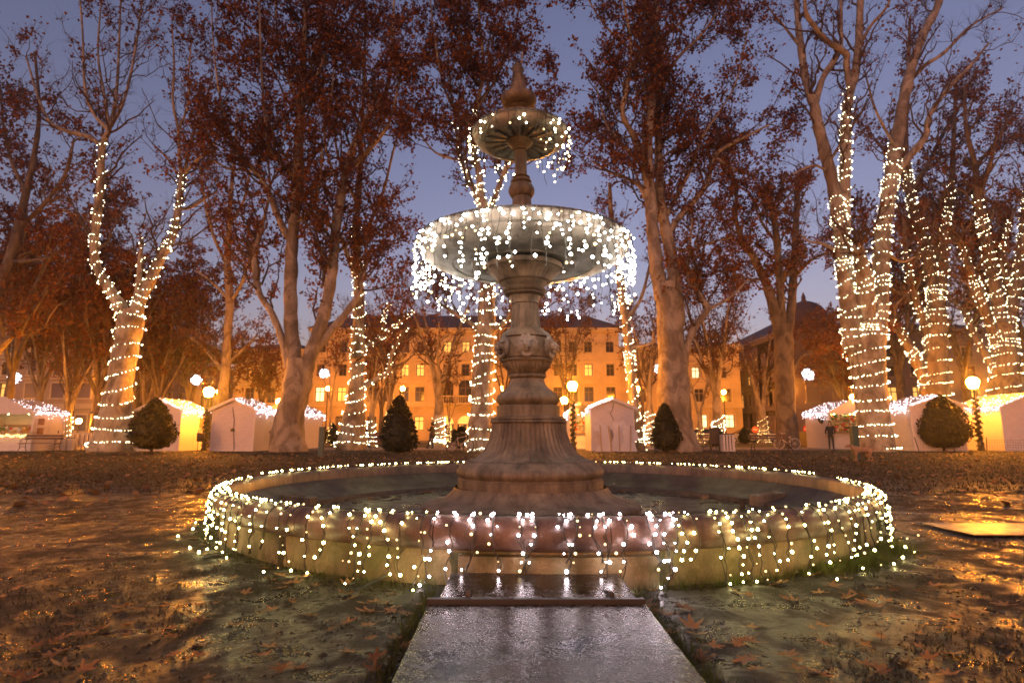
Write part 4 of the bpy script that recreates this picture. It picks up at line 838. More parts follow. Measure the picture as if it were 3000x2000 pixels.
# left house
XL, YL = -46.6, 66.0
def Fl(u, v, d): return Vector((u, YL-d, v))
def Fls(u, v, d): return Vector((XL+d, u, v))
us = [XL-2.0-i*3.0 for i in range(9)]
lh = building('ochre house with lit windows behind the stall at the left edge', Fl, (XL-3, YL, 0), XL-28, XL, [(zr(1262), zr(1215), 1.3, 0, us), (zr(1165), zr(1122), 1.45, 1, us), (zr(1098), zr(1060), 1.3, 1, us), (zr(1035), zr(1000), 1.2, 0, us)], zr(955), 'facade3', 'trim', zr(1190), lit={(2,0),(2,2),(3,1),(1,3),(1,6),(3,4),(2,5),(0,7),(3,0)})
vs_ = [YL+2.0+i*2.8 for i in range(12)]
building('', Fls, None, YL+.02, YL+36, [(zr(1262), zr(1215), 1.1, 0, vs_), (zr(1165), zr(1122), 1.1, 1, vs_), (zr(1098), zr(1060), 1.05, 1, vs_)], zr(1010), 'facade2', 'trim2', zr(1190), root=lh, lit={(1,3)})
hip(lh, Fl, XL-28, XL-.3, zr(952), 4.5, 36, inset=8)
# ------------------------------------------------------------------ market huts
def siding(mb, F, u0, u1, v0, vtop, slope=None, pitch=.135):
    """lapped boards; slope = (apex u, apex v) for a gable"""
    v = v0; 
    while v < (slope[1] if slope else vtop)-.01:
        v2 = min(v+pitch, slope[1] if slope else vtop); 
        def ext(z):
            if not slope or z <= vtop: return u0, u1
            t = (z-vtop)/(slope[1]-vtop); return u0+(slope[0]-u0)*t, u1+(slope[0]-u1)*t
        a0, a1 = ext(v); b0, b1 = ext(v2)
        if v < vtop < v2: b0, b1 = ext(v2)
        mb.add([F(a0,v,.036),F(a1,v,.036),F(b1,v2,.004),F(b0,v2,.004),F(a0,v,-.03),F(a1,v,-.03),F(b1,v2,-.03),F(b0,v2,-.03)], [(0,1,2,3),(5,4,7,6),(0,4,5,1),(3,2,6,7),(1,5,6,2),(0,3,7,4)]); v = v2
def hut(label, x0, x1, Y, dep, ze, za, side, opened=False, door=True, lights='', star=False, back='hutwhite', paint='hutwhite', pediment=False):
    r = thing('market_hut', ((x0+x1)/2, Y, 0), label, 'hut', 'white wooden market huts'); xm = (x0+x1)/2
    Ff = lambda u, v, d: Vector((u, Y-d, v)); Fb = lambda u, v, d: Vector((u, Y+dep+d, v)); Fl_ = lambda u, v, d: Vector((x0-d, u, v)); Fr_ = lambda u, v, d: Vector((x1+d, u, v))
    w = MB(); ct = 1.02
    if not opened: siding(w, Ff, x0, x1, .10, ze, (xm, za))
    else:
        siding(w, Ff, x0, x1, .10, ct); w.box(x0, x0+.10, Y-.02, Y+.06, ct, ze); w.box(x1-.10, x1, Y-.02, Y+.06, ct, ze)
        w.add([Ff(x0,ze,.02),Ff(x1,ze,.02),Ff(xm,za,.02),Ff(x0,ze,-.04),Ff(x1,ze,-.04),Ff(xm,za,-.04)], [(0,1,2),(5,4,3),(0,3,4,1),(1,4,5,2),(2,5,3,0)])
    siding(w, Fb, x0, x1, .10, ze, (xm, za))
    dr = None; d0 = Y+dep*.50; d1 = Y+dep*.50+.85
    for F, s in ((Fl_, 'L'), (Fr_, 'R')):
        if door and s == side:
            siding(w, F, Y+.04, d0, .10, ze); siding(w, F, d1, Y+dep-.04, .10, ze); siding(w, F, d0, d1, 2.06, ze)
        else: siding(w, F, Y+.04, Y+dep-.04, .10, ze)
    put(w.build('board_walls', M[paint], r), kind='stuff')
    t = MB()
    for xx in (x0, x1):
        for yy in (Y, Y+dep): t.box(xx-.045, xx+.045, yy-.045, yy+.045, .10, ze)
    t.box(x0-.06, x1+.06, Y-.06, Y+dep+.06, -.02, .10); t.build('frame_posts', M['huttrim'], r)
    f = MB(); f.box(x0+.02, x1-.02, Y+.02, Y+dep-.02, .10, .13); f.build('floor_boards', M['prop'], r)
    if door:
        F = Fl_ if side == 'L' else Fr_; q = WB(F); q.cb(d0+.01, d1-.01, .12, 2.05, -.02, .015)
        for v0, v1 in ((.25, .95), (1.05, 1.9)): q.cb(d0+.12, d1-.12, v0, v1, .016, .03)
        dd = q.build('door', M['huttrim'], r); h = WB(F); h.cb(d1-.09, d1-.06, 1.0, 1.16, .016, .05); h.cb(d1-.17, d1-.05, 1.09, 1.12, .05, .07); h.build('door_handle', M['ironblack'], dd)
    ov = .22; sl = (za-ze)/((x1-x0)/2)
    for s in (-1, 1):
        e = xm + s*((x1-x0)/2+ov); ez = ze - ov*sl; g = MB(); th = .05
        P = [(xm, za+.03), (e, ez+.03), (e, ez+.03+th), (xm, za+.03+th)]; g.add([(x, y, z) for y in (Y-.2, Y+dep+.15) for x, z in P], [(0,1,2,3),(7,6,5,4),(0,4,5,1),(1,5,6,2),(2,6,7,3),(3,7,4,0)])
        g.build('roof_panel', M['roofwhite'], r)
        g = MB(); P = [(xm, za-.09), (e, ez-.09), (e, ez+.078), (xm, za+.078)]; g.add([(x, y, z) for y in (Y-.235, Y-.203) for x, z in P], [(0,1,2,3),(7,6,5,4),(0,4,5,1),(1,5,6,2),(2,6,7,3),(3,7,4,0)]); g.build('barge_board', M['huttrim'], r)
    if pediment:                                            # shaped board over the open front
        n = 14; pts = [(x0-.15, ze-.2), (x1+.15, ze-.2)] + [(x1+.15-(x1-x0+.3)*i/n, ze+.0+(za-ze+.05)*max(0, math.cos((i/n-.5)*math.pi))**1.5+(.12 if 5 < i < 9 else 0)) for i in range(n+1)]
        g = MB(); g.prism(pts, Y-.30, Y-.26); g.build('pediment_board', M['huttrim'], r)
    if opened:
        g = MB(); g.box(x0-.05, x1+.05, Y-.28, Y+.30, ct, ct+.05); g.build('counter', M['prop'], r)
        g = MB(); g.box(x0+.1, x1-.1, Y+dep-.35, Y+dep-.05, 1.5, 1.53); g.box(x0+.1, x1-.1, Y+dep-.35, Y+dep-.05, 1.05, 1.08); g.build('shelves', M['prop'], r)
        for k in range(3):
            g = MB(); xx = x0+(x1-x0)*(k+.5)/3; g.ball((xx, Y+.35, ze-.12), .075, 10, 6); g.build('ceiling_bulb', M['stallbulb'], r, smooth=True)
    return r
M['stallbulb'] = glow('stall_bulb', (1.0,.66,.26), 130)
def hut_lights(label, x0, x1, Y, dep, ze, za, side, both=False, n=150):
    xm = (x0+x1)/2; e = x1+.24 if side == 'R' else x0-.24; sl = (za-ze)/((x1-x0)/2); ez = ze-.22*sl; pts = []; cab = MB()
    root = thing('icicle_lights', (e, Y+dep/2, ez), label, 'string lights', 'icicle lights on the hut roofs')
    for i in range(n):
        y = random.uniform(Y-.2, Y+dep+.1); d = abs(random.gauss(0, .18)); pts.append((e+random.uniform(-.04,.05), y, ez+.06-min(d,.5)))
    for i in range(int(n*.8)): # spread over the roof near the edge
        t = random.random()**1.6; y = random.uniform(Y-.22, Y+dep); pts.append((e+(xm-e)*t, y, ez+(za-ez)*t+.12))
    for i in range(int(n*.35)):
        t = random.random(); pts.append((e+(xm-e)*t, Y-.26, ez+(za-ez)*t+.06+random.uniform(-.06,.04)))
    cab.tube([(e, Y-.25, ez+.09), (e, Y+dep/2, ez+.07), (e, Y+dep+.1, ez+.09)], .01, 4); cab.tube([(e, Y-.25, ez+.09), (xm, Y-.25, za+.12)], .01, 4)
    cab.build('cable', M['cable'], root); bulbs_joined('bulbs', pts, .020, M['hutbulb'], root)
def hx(px, Y): return at(px, 1260, Y).x
HS = [  # label, px0, px1, Y, depth, ze, za, side, open, door, lightlabel
 ('open stall with counter and lamps at the left edge', -90, 95, 34, 2.3, 2.3, 2.95, 'R', True, True, 'white icicle lights on the roof of the stall at the left edge'),
 ('hut with a yellow lit side wall and door behind the left cone shrub', 405, 527, 34.3, 2.8, 2.42, 2.98, 'R', False, True, 'white icicle lights on the hut with the yellow wall'),
 ('plain white hut with a cable down its gable, left of the pale double trunk', 622, 744, 33.6, 2.7, 2.42, 2.98, 'R', False, True, 'white icicle lights on the hut beside the pale double trunk'),
 ('open stall half hidden behind the pale double trunk', 775, 882, 38, 4, 2.4, 2.95, 'R', True, False, 'white icicle lights on the stall behind the pale double trunk'),
 ('white hut with cloud cutouts leaning on it right of the fountain', 1733, 1857, 34, 2.6, 2.50, 3.0, 'L', False, False, 'white lights along the roof edge of the hut with cloud cutouts'),
 ('bright open stall peeping out between fountain and hut', 1672, 1722, 39.5, 2.5, 2.45, 2.9, 'L', True, False, 'lights on the bright stall peeping out beside the fountain'),
 ('open stall hung with red and gold goods left of the huge lit tree', 2432, 2575, 38.5, 3.0, 2.45, 3.1, 'L', True, False, 'white icicle lights on the stall with red and gold goods'),
 ('plain white hut between the huge lit tree and the round shrub', 2673, 2825, 34, 2.6, 2.62, 3.15, 'L', False, False, 'white icicle lights on the hut left of the round shrub'),
 ('hut with an orange lit side wall at the right edge', 2938, 3110, 34, 3.4, 2.62, 3.3, 'L', False, False, 'white icicle lights on the hut at the right edge')]
for lab, p0, p1, Y, dp, ze, za, sd, op, dr, ll in HS:
    x0, x1 = hx(p0, Y), hx(p1, Y); hut(lab, x0, x1, Y, dp, ze, za, sd, op, dr, pediment=op); hut_lights(ll, x0, x1, Y, dp, ze, za, sd, n=90 if p0 < 1600 else 130)
# things in and on the stalls
cols = [simple('red_goods', (.45,.03,.02), .4, .3, 8), simple('gold_goods', (.5,.30,.06), .35, .3, 8), simple('white_goods', (.6,.55,.45), .5, .2, 8), simple('green_goods', (.05,.16,.04), .5, .3, 8)]
def goods(label, x0, x1, y0, z0, z1, n, org):
    r = thing('market_goods', org, label, 'goods')
    for ci, mt in enumerate(cols):
        m = MB()
        for k in range(n):
            c = (random.uniform(x0, x1), y0+random.uniform(-.15,.15), random.uniform(z0, z1)); s = random.uniform(.035,.09)
            if random.random() < .5: m.ball(c, s, 7, 5)
            else: m.box(c[0]-s, c[0]+s, c[1]-s*.6, c[1]+s*.6, c[2]-s, c[2]+s*.6)
        put(m.build(['red_ornaments', 'gold_ornaments', 'white_boxes', 'green_sprigs'][ci], mt, r), kind='stuff')
x0, x1 = hx(2440, 38.5), hx(2570, 38.5)
goods('red and gold ornaments hanging in the stall left of the huge lit tree', x0+.1, x1-.1, 39.0, 1.15, 2.3, 55, ((x0+x1)/2, 39, 1.1))
goods('small wares on the counter of the stall at the left edge', hx(-40, 34), hx(90, 34), 34.1, 1.1, 1.35, 14, (hx(20, 34), 34.1, 1.07))
goods('pale wares in the bright stall beside the fountain', hx(1675, 39.5), hx(1720, 39.5), 39.6, .9, 1.9, 14, (hx(1700, 39.5), 39.6, .9))
m = MB(); m.lathe([(.0,0),(.10,0),(.16,.05),(.17,.2),(.15,.25),(.0,.27)], 14, (hx(75,34), 34.0)); m.v = [(x, y, z+1.08) for x, y, z in m.v]; put(m.build('copper_kettle', cols[1], org=(hx(75,34),34,1.08), smooth=True), 'round metal pot standing on the counter of the left stall', 'pot')
def garland_lights(label, pts_, mat, r, org): root = thing('string_lights', org, label, 'string lights'); mm = MB(); mm.tube(pts_[::6] if len(pts_) > 12 else pts_, .008, 3); mm.build('cable', M['cable'], root); bulbs_joined('bulbs', [p+Vector((random.gauss(0,.03),random.gauss(0,.02),random.gauss(0,.035))) for p in pts_], r, M[mat], root)
garland_lights('amber fairy lights draped below the counter of the stall at the left edge', [Vector((hx(12,34)+(hx(94,34)-hx(12,34))*i/110, 33.68, .92-.10*math.sin(i*.09)**2)) for i in range(110)]+[Vector((hx(12,34)-.0-.002*i, 33.68, .9-i*.022)) for i in range(28)], 'farbulb', .022, (hx(50,34), 33.7, .9))
# wreath
yw = 39.4; wx = hx(2432, 38.5)-.06; m = MB()
for k in range(26):
    a = 2*math.pi*k/26; m.ball((wx-.02, yw+.24*math.cos(a)*.9, 1.95+.24*math.sin(a)), .07*random.uniform(.8,1.2), 6, 4)
put(m.build('wreath', M['conifer'], org=(wx, yw, 1.95)), 'green wreath hung on the white side wall of the goods stall', 'wreath')
# white cloud cutouts with props
Yc = 33.2
def cut(label, pts, y, lean=.25):
    m = MB(); P = [(xat(px, py, y), zat(py, y)) for px, py in pts]; m.prism(P, y, y+.025); z0 = min(p[1] for p in P); m.v = [(x, yy+(z-z0)*lean, max(z,.0)) for x, yy, z in m.v]
    return put(m.build('cloud_cutout', M['huttrim'], org=(sum(p[0] for p in P)/len(P), y, 0)), label, 'cutout', 'white cloud cutouts leaning on the hut')
def bumpy(base): 
    out = []
    for i in range(len(base)):
        a, b = base[i], base[(i+1) % len(base)]; out.append(a)
        if a[2] and b[2]:
            L_ = math.hypot(b[0]-a[0], b[1]-a[1]); nx_, ny_ = (b[1]-a[1])/L_, -(b[0]-a[0])/L_
            for t in (.2,.4,.6,.8): out.append((a[0]+(b[0]-a[0])*t+nx_*L_*.28*math.sin(math.pi*t), a[1]+(b[1]-a[1])*t+ny_*L_*.28*math.sin(math.pi*t), 0))
    return [(p[0], p[1]) for p in out]
def scal(pts): return bumpy([(x, y, 1 if y < 1318 else 0) for x, y in pts])
cut('left white cloud cutout with small scallops', scal([(1790,1325),(1790,1240),(1760,1233),(1736,1245),(1742,1262),(1757,1270),(1760,1285),(1750,1308),(1745,1325)]), 33.10, .22)
cut('wide white cloud cutout in the middle of the leaning row', scal([(1862,1325),(1862,1300),(1858,1245),(1830,1227),(1800,1232),(1782,1250),(1795,1290),(1785,1325)]), 33.02, .2)
cut('right white cloud cutout sticking out beyond the hut corner', scal([(1868,1325),(1862,1305),(1880,1285),(1872,1262),(1855,1240),(1830,1240),(1815,1262),(1822,1300),(1806,1325)]), 32.92, .19)
for i, (px, py, qx, lab) in enumerate([(1758,1245,1763,'timber prop leaning on the leftmost cutout'), (1782,1246,1793,'slanted timber prop second from left on the cutouts'), (1813,1246,1816,'timber prop third from left on the cutouts'), (1848,1246,1847,'timber prop rightmost on the cutouts')]):
    a = at(qx, 1325, 32.4); a.z = 0; b = at(px, py, 32.9); m = MB(); m.bar(a, b, .075, .05); put(m.build('timber_prop', M['prop'], org=a), lab, 'timber', 'timber props')
def hang_cable(label, pts, name='power_cable'):
    m = MB(); m.tube(smooth3(pts), .016, 5); 
    return put(m.build(name, M['ironblack'], org=pts[0]), label, 'cable')
def smooth3(pts): return [Vector(p) for p in smooth([tuple(p) for p in pts], 4)]
o = hang_cable('dark cable hanging down the gable of the plain left hut', [at(682,1192,33.52), at(683,1210,33.55), at(686,1232,33.52), at(683,1256,33.54), at(685,1285,33.53), at(685,1320,33.54)])
m = MB(); p = at(681,1258,33.5); m.box(p.x-.09,p.x+.09,p.y-.06,p.y+.02,p.z-.10,p.z+.07); put(m.build('socket_box', M['ironblack'], org=p), 'black socket box hanging on the gable of the plain left hut', 'socket')
hang_cable('thin cable looping down the gable of the hut with cutouts', [at(1797,1180,33.92), at(1794,1200,33.93), at(1788,1210,33.92), at(1795,1222,33.93), at(1797,1235,33.92)])
m = MB(); yy = 33.92
P = []
for k in range(10):
    a = math.pi/2+math.pi*k/5; r_ = .42 if k % 2 == 0 else .18; P.append((xat(1705,1200,33.3)+r_*math.cos(a), zat(1196,33.3)+r_*math.sin(a)))
m.prism(P, 33.3, 33.34); put(m.build('star_decoration', simple('yellow_star', (.6,.42,.1), .5, .1), org=(P[0][0],33.3,P[0][1])), 'yellow star decoration on the left roof corner of the hut with cutouts', 'star')
# notices on the left huts
def flat(label, name, cat, x, y0, y1, z0, z1, mt): m = MB(); m.box(x, x+.015, y0, y1, z0, z1); return put(m.build(name, mt, org=(x, y0, z0)), label, cat)
flat('orange notice on the yellow lit hut wall', 'notice', 'notice', hx(527,34.3)+.03, 36.3, 36.75, 1.35, 1.95, simple('orange_notice', (.40,.12,.05), .6, .3, 9))
for i, (z0, lab) in enumerate([(1.5, 'upper small brown notice on the side wall of the left stall'), (.95, 'lower small brown notice on the side wall of the left stall')]): flat(lab, 'notice', 'notice', hx(95,34)+.03, 34.3, 34.75, z0, z0+.38, simple('brown_notice', (.20,.09,.05), .6, .5, 9))
# ------------------------------------------------------------------ street lamps
def lamp(px, py, Y, r, label, garland=None, tall=False):
    c = at(px, py, Y); x, y = c.x, c.y; root = thing('street_lamp', (x, y, 0), label, 'street lamp', 'sodium street lamps'); h = c.z
    m = MB(); s = h/3.3
    m.lathe([(0,-.05),(.19,-.05),(.19,.10),(.15,.14),(.15,.40),(.10,.5),(.075,.9),(.07,1.0),(.085,1.02),(.085,1.08),(.06,1.1),(.045,2.3*s),(.042,h-r*1.25),(.09,h-r*1.2),(.10,h-r*1.05),(0,h-r*1.04)] if not tall else [(0,-.05),(.12,-.05),(.12,.3),(.06,.4),(.045,h-r*1.3),(.08,h-r*1.2),(.08,h-r*1.04),(0,h-r*1.03)], 12, (x, y)); m.build('post', M['ironblack'], root, smooth=True)
    m = MB(); m.lathe([(0,h-r),(r*.62,h-r),(r*.72,h-r*.8),(r*.95,h-r*.15),(r,h+r*.15),(r*.9,h+r*.5),(r*.6,h+r*.82),(r*.2,h+r*.94),(0,h+r*.95)], 14, (x, y)); m.build('globe', M['lampglobe'], root, smooth=True)
    m = MB(); m.lathe([(0,h+r*.97),(r*.25,h+r*.97),(r*.2,h+r*1.1),(r*.06,h+r*1.2),(0,h+r*1.4)], 10, (x, y)); m.build('finial', M['ironblack'], root)
    if garland:
        g = thing('garland', (x, y, 0), garland, 'garland', 'evergreen garlands on lamp posts'); q = MB(); pts = [Vector((x+.10*math.cos(t*3.1*math.pi), y+.10*math.sin(t*3.1*math.pi), .15+t*(h-r-.75)/6)) for t in np.linspace(0, 6, 60)]
        q.tube(pts, [.07+.025*math.sin(i*.9) for i in range(60)], 6); q.build('garland_core', M['conifer'], g)
        C_ = np.array([tuple(p) for p in pts for _ in range(16)])+rng.normal(0,.055,(960,3)); V, F = leaves(C_, .09); put(link('sprigs', np_mesh('sprigs', V-np.array(ORG[g]), [F], M['conifer']), g), kind='stuff')
lamp(85, 1185, 38, .27, 'glowing sodium lamp above the stall at the left edge')
lamp(612, 1147, 35.2, .29, 'glowing sodium lamp on the garland post between the two left huts', 'dark garland round the post between the two left huts')
lamp(820, 1178, 40, .26, 'glowing sodium lamp just left of the pale double trunk')
lamp(1677, 1130, 35.2, .29, 'large glowing sodium lamp right beside the fountain shaft', 'dark garland round the post beside the fountain shaft')
lamp(1653, 1172, 43, .25, 'lower sodium lamp peeping out behind the fountain shaft')
lamp(2502, 1165, 43, .29, 'glowing sodium lamp above the stall with red and gold goods')
lamp(2850, 1120, 34.6, .33, 'biggest glowing sodium lamp on the garland post at right', 'dark lumpy garland round the lamp post at right')
lamp(638, 1147, 64, .22, 'small far sodium lamp just right of the left garland lamp', None, True)
lamp(2120, 1148, 62, .22, 'far sodium lamp on a thin tall pole before the right wing', None, True)
lamp(231, 1233, 47, .20, 'low far lamp beside the lit short trunk at left')
for px, lab in ((1180, 'street lamp hidden behind the tall cone shrub'), (1470, 'street lamp hidden behind the fountain foot'), (960, 'street lamp hidden behind the lit trunk with side branches'), (1870, 'street lamp hidden behind the pale trunk'), (2310, 'street lamp hidden behind the dark pollarded tree'), (330, 'street lamp hidden behind the forked lit tree')):
    lamp(px, 1138, 66, .24, lab, None, True)
for x, y, lab in ((-8.5, -6.0, 'sodium lamp near the viewpoint on the left side'), (8.5, -6.5, 'sodium lamp near the viewpoint on the right side'), (-21.5, 21, 'sodium lamp beyond the left edge of the lawn'), (22.5, 21, 'sodium lamp beyond the right edge of the lawn')):
    p = Vector((x, y, 3.3)); root = thing('street_lamp', (x, y, 0), lab, 'street lamp', 'sodium street lamps'); m = MB(); m.lathe([(0,-.05),(.19,-.05),(.15,.4),(.07,1),(.042,3.0),(.1,3.05),(0,3.06)], 12, (x, y)); m.build('post', M['ironblack'], root)
    m = MB(); r = .25; h = 3.3; m.lathe([(0,h-.24),(r*.62,h-.24),(r*.95,h-r*.15),(r,h+r*.15),(r*.6,h+r*.82),(0,h+r*.95)], 14, (x, y)); m.build('globe', M['lampglobe'], root, smooth=True)
# ------------------------------------------------------------------ star balls on wires
def ball(px, py, Y, rpx, label):
    c = at(px, py, Y); r = rpx*mpp(Y); root = thing('light_ball', c, label, 'light ball', 'white light balls hung over the square'); m = MB()
    for k in range(5):
        a = math.pi*k/5; m.tube([c+Vector((math.cos(a)*math.cos(t)*r, math.sin(a)*math.cos(t)*r, math.sin(t)*r)) for t in np.linspace(0, 2*math.pi, 17)], .012, 3, False)
    m.build('wire_frame', M['ironblack'], root); pts = []
    for k in range(110):
        q = Vector(rng.normal(0,1,3)).normalized(); pts.append(c+q*r*random.uniform(.55,1.05))
    bulbs_joined('bulbs', pts, .045, M['cool2'], root); m = MB(); m.tube([c+Vector((0,0,r)), c+Vector((0,0,r+.9))], .012, 4); m.build('hanger', M['ironblack'], root); return c+Vector((0,0,r+.9))
M['cool2'] = glow('star_bulb', (.95,.88,1.0), 9)
bs = [ball(41,1106,50,18,'round ball of white lights at the far left above the stall'), ball(575,1114,50,15,'round ball of white lights left of the left garland lamp'), ball(950,1093,50,15,'round ball of white lights right of the pale double trunk'), ball(1932,1080,50,15,'ball of white lights half hidden by the largest pale trunk'), ball(2367,1097,50,17,'round ball of white lights in front of the corner house')]
def wire(label, pts, name='overhead_wire'): m = MB(); m.tube(pts, .012, 4, False); put(m.build(name, M['ironblack'], org=pts[0]), label, 'wire')
wire('thin overhead wire carrying the three left light balls', [bs[0]+Vector((-12,0,1))]+bs[:3]+[bs[2]+Vector((9,0,1.6))]); wire('thin overhead wire carrying the two right light balls', [bs[3]+Vector((-9,0,1.6))]+bs[3:]+[bs[4]+Vector((14,0,1.2))])
# ------------------------------------------------------------------ clipped shrubs
def shrub(px, pyb, hw, pyt, label, egg=False, stem=.06):
    p = ground(px, pyb); Y = p.y; k = mpp(Y); R_ = hw*k; H = (pyb-pyt)*k; root = thing('clipped_shrub', (p.x, Y, 0), label, 'shrub', 'clipped evergreen shrubs'); st = H*stem
    m = MB(); m.tube([(p.x,Y,-.05),(p.x,Y,st+.3)], .07, 7); m.build('stem', M['twig'], root)
    prof = ([(0,.0),(.55,.03),(.85,.12),(1,.27),(.95,.42),(.77,.60),(.50,.78),(.22,.93),(0,1)] if egg else [(0,0),(.6,.02),(.88,.08),(1,.2),(.93,.36),(.76,.55),(.52,.75),(.24,.93),(0,1)])
    P = smooth([(a,b,0) for a,b in prof], 4)[:, :2]; m = MB(); m.lathe([(max(0,a)*R_*.88, st+b*(H-st)*.97) for a,b in P], 20, (p.x, Y)); m.build('inner_foliage', M['conifer'], root, smooth=True)
    n = int(2600*min(2.4, (R_/1.1))) if R_ > .5 else 900; t = rng.random(n)**.8; rr = np.interp(t, P[:,1][np.argsort(P[:,1])], P[:,0][np.argsort(P[:,1])])*R_*(rng.normal(.97,.075,n)+.10*(vn(t*9, rng.random(n)*0+t*3))); a = rng.random(n)*2*np.pi
    lob = 1+.07*np.sin(a*3+t*5)+.05*np.sin(a*7+t*11); C_ = np.stack([p.x+rr*lob*np.cos(a), Y+rr*lob*np.sin(a), st+t*(H-st)], 1); V, F = leaves(C_, .13*min(1, R_+.35), droop=-.9); put(link('foliage', np_mesh('foliage', V-np.array(ORG[root]), [F], M['conifer']), root), kind='stuff')
shrub(443, 1326, 58, 1170, 'egg shaped dark shrub in front of the hut with the yellow wall', True)
shrub(1166, 1328, 51, 1164, 'tall cone shrub left of the standing person', False, .02)
shrub(1952, 1323, 41, 1186, 'pointed cone shrub at the foot of the largest pale trunk', False, .03)
shrub(2767, 1321, 70, 1160, 'broad rounded shrub on a short stem in front of the right hut', True)
shrub(972, 1304, 20, 1242, 'small egg shaped shrub behind the green post', True, .03); shrub(2182, 1301, 17, 1253, 'small teardrop shrub beside the right bench', True, .05)
shrub(1352, 1300, 22, 1249, 'shrub behind the leaning bicycle', False, .02); shrub(1332, 1299, 13, 1258, 'smaller shrub just left of the one behind the bicycle', False, .02)
shrub(2105, 1306, 26, 1258, 'low dark shrub at the foot of the banded lit trunk', False, .02)
# ------------------------------------------------------------------ furniture
def bench(px0, px1, Y, label, rz=0, face=1):
    x0, x1 = hx(px0, Y), hx(px1, Y); L_ = x1-x0; root = thing('park_bench', (0,0,0), label, 'bench', 'park benches')
    for i in range(4): m = MB(); m.box(0, L_, -.05+i*.11, .04+i*.11, .44, .475); m.build('seat_slat', M['wood'], root, bev=.006)
    for i in range(2): m = MB(); m.box(0, L_, .42+i*.03, .45+i*.03, .66+i*.15, .78+i*.15); m.build('back_slat', M['wood'], root, bev=.006)
    for x in (.12, L_-.12):
        m = MB(); m.tube([(x,-.12,0),(x,-.02,.2),(x,.0,.43)], .018, 6); m.tube([(x,.50,0),(x,.36,.22),(x,.38,.43),(x,.47,.95)], .018, 6); m.tube([(x,-.06,.43),(x,.4,.43)], .016, 6); m.tube([(x,-.02,.2),(x,.18,.30),(x,.36,.22)], .012, 6)
        m.tube([(x,.44,.66),(x,.2,.70),(x,.0,.66),(x,-.06,.58),(x,.0,.52),(x,.06,.57),(x,.02,.61)], .014, 6); m.build('iron_leg', M['ironblack'], root, smooth=True)
    root.location = (x0, Y, 0) if face > 0 else (x1, Y, 0); root.rotation_euler = (0, 0, rz if face > 0 else math.pi+rz)
bench(58, 172, 32.8, 'iron legged bench in front of the stall at the left edge'); bench(1075, 1180, 33.2, 'dark bench half hidden by the tall cone shrub'); bench(2200, 2322, 33.4, 'dark long bench in front of the white wheeled bicycle'); bench(2052, 2098, 40, 'far dark bench behind the sign board'); bench(25, 70, 36, 'plain bench by the counter of the left stall')
def bin_(px, pyb, wpx, hpx, label):
    p = ground(px, pyb); k = mpp(p.y); w = wpx*k/2; h = hpx*k; root = thing('slatted_bin', (p.x, p.y, 0), label, 'bin', 'white slatted bins'); m = MB(); m.box(p.x-w*.86, p.x+w*.86, p.y-w*.86, p.y+w*.86, .03, h*.95); m.build('liner', M['ironblack'], root)
    for sx, sy in ((0,-1),(0,1),(1,0),(-1,0)):
        for i in range(4):
            o = (-.75+i*.5)*w; hw = w*.16; m = MB()
            if sy: m.box(p.x+o-hw, p.x+o+hw, p.y+sy*w-.012, p.y+sy*w+.012, .02, h*.97)
            else: m.box(p.x+sx*w-.012, p.x+sx*w+.012, p.y+o-hw, p.y+o+hw, .02, h*.97)
            m.build('slat', M['huttrim'], root)
    m = MB(); m.box(p.x-w*1.05, p.x+w*1.05, p.y-w*1.05, p.y+w*1.05, -.01, .05); m.build('base', M['huttrim'], root); m = MB(); m.box(p.x-w*1.06, p.x+w*1.06, p.y-w*1.06, p.y+w*1.06, h*.975, h*1.03); m.build('lid', M['ironblack'], root, bev=.01)
bin_(2130, 1321, 34, 48, 'white slatted bin with black gaps beside the sign board'); bin_(187, 1318, 14, 34, 'left white slatted bin right of the left bench'); bin_(207, 1318, 11, 34, 'right one of the two white slatted bins by the left bench')
p = ground(584, 1322); root = thing('litter_bin', (p.x, p.y, 0), 'small metal litter bin on two legs beside the left garland lamp', 'bin'); m = MB()
for s in (-.12, .12): m.tube([(p.x+s, p.y, -.02), (p.x+s, p.y, .65)], .018, 6)
m.build('legs', M['ironblack'], root); m = MB(); m.lathe([(0,.55),(.16,.55),(.19,.6),(.20,1.02),(.18,1.03),(.17,.65),(0,.64)], 14, (p.x, p.y)); m.build('bucket', simple('bin_metal', (.09,.06,.03), .5, .2), root, smooth=True); m = MB(); m.tube([(p.x-.15,p.y,1.0),(p.x-.15,p.y,1.2),(p.x,p.y,1.25),(p.x+.15,p.y,1.2),(p.x+.15,p.y,1.0)], .02, 6); m.build('hoop', M['ironblack'], root)
for px, py, w, h, lab in ((940, 1337, 14, 84, 'dark green square post standing on the lawn left of the fountain'), (2509, 1347, 17, 96, 'dark green square post on the lawn in front of the huge lit tree')):
    p = ground(px, py); k = mpp(p.y); m = MB(); w2 = w*k/2; h2 = h*k; m.box(p.x-w2, p.x+w2, p.y-w2, p.y+w2, -.1, h2); put(m.build('green_post', M['greenpost'], org=(p.x,p.y,0), bev=.012), lab, 'post', 'green posts on the lawn')
p0 = ground(2083, 1321); p1 = ground(2108, 1321); root = thing('sign_board', p0, 'dark notice board on two legs left of the white slatted bin', 'sign'); 
for p in (p0, p1): m = MB(); m.box(p.x-.035, p.x+.035, p0.y-.035, p0.y+.035, -.05, 1.36); m.build('leg', M['ironblack'], root)
m = MB(); m.box(p0.x+.036, p1.x-.036, p0.y-.02, p0.y+.02, .40, 1.34); m.build('panel', simple('dark_panel', (.035,.022,.014), .5, .3), root)
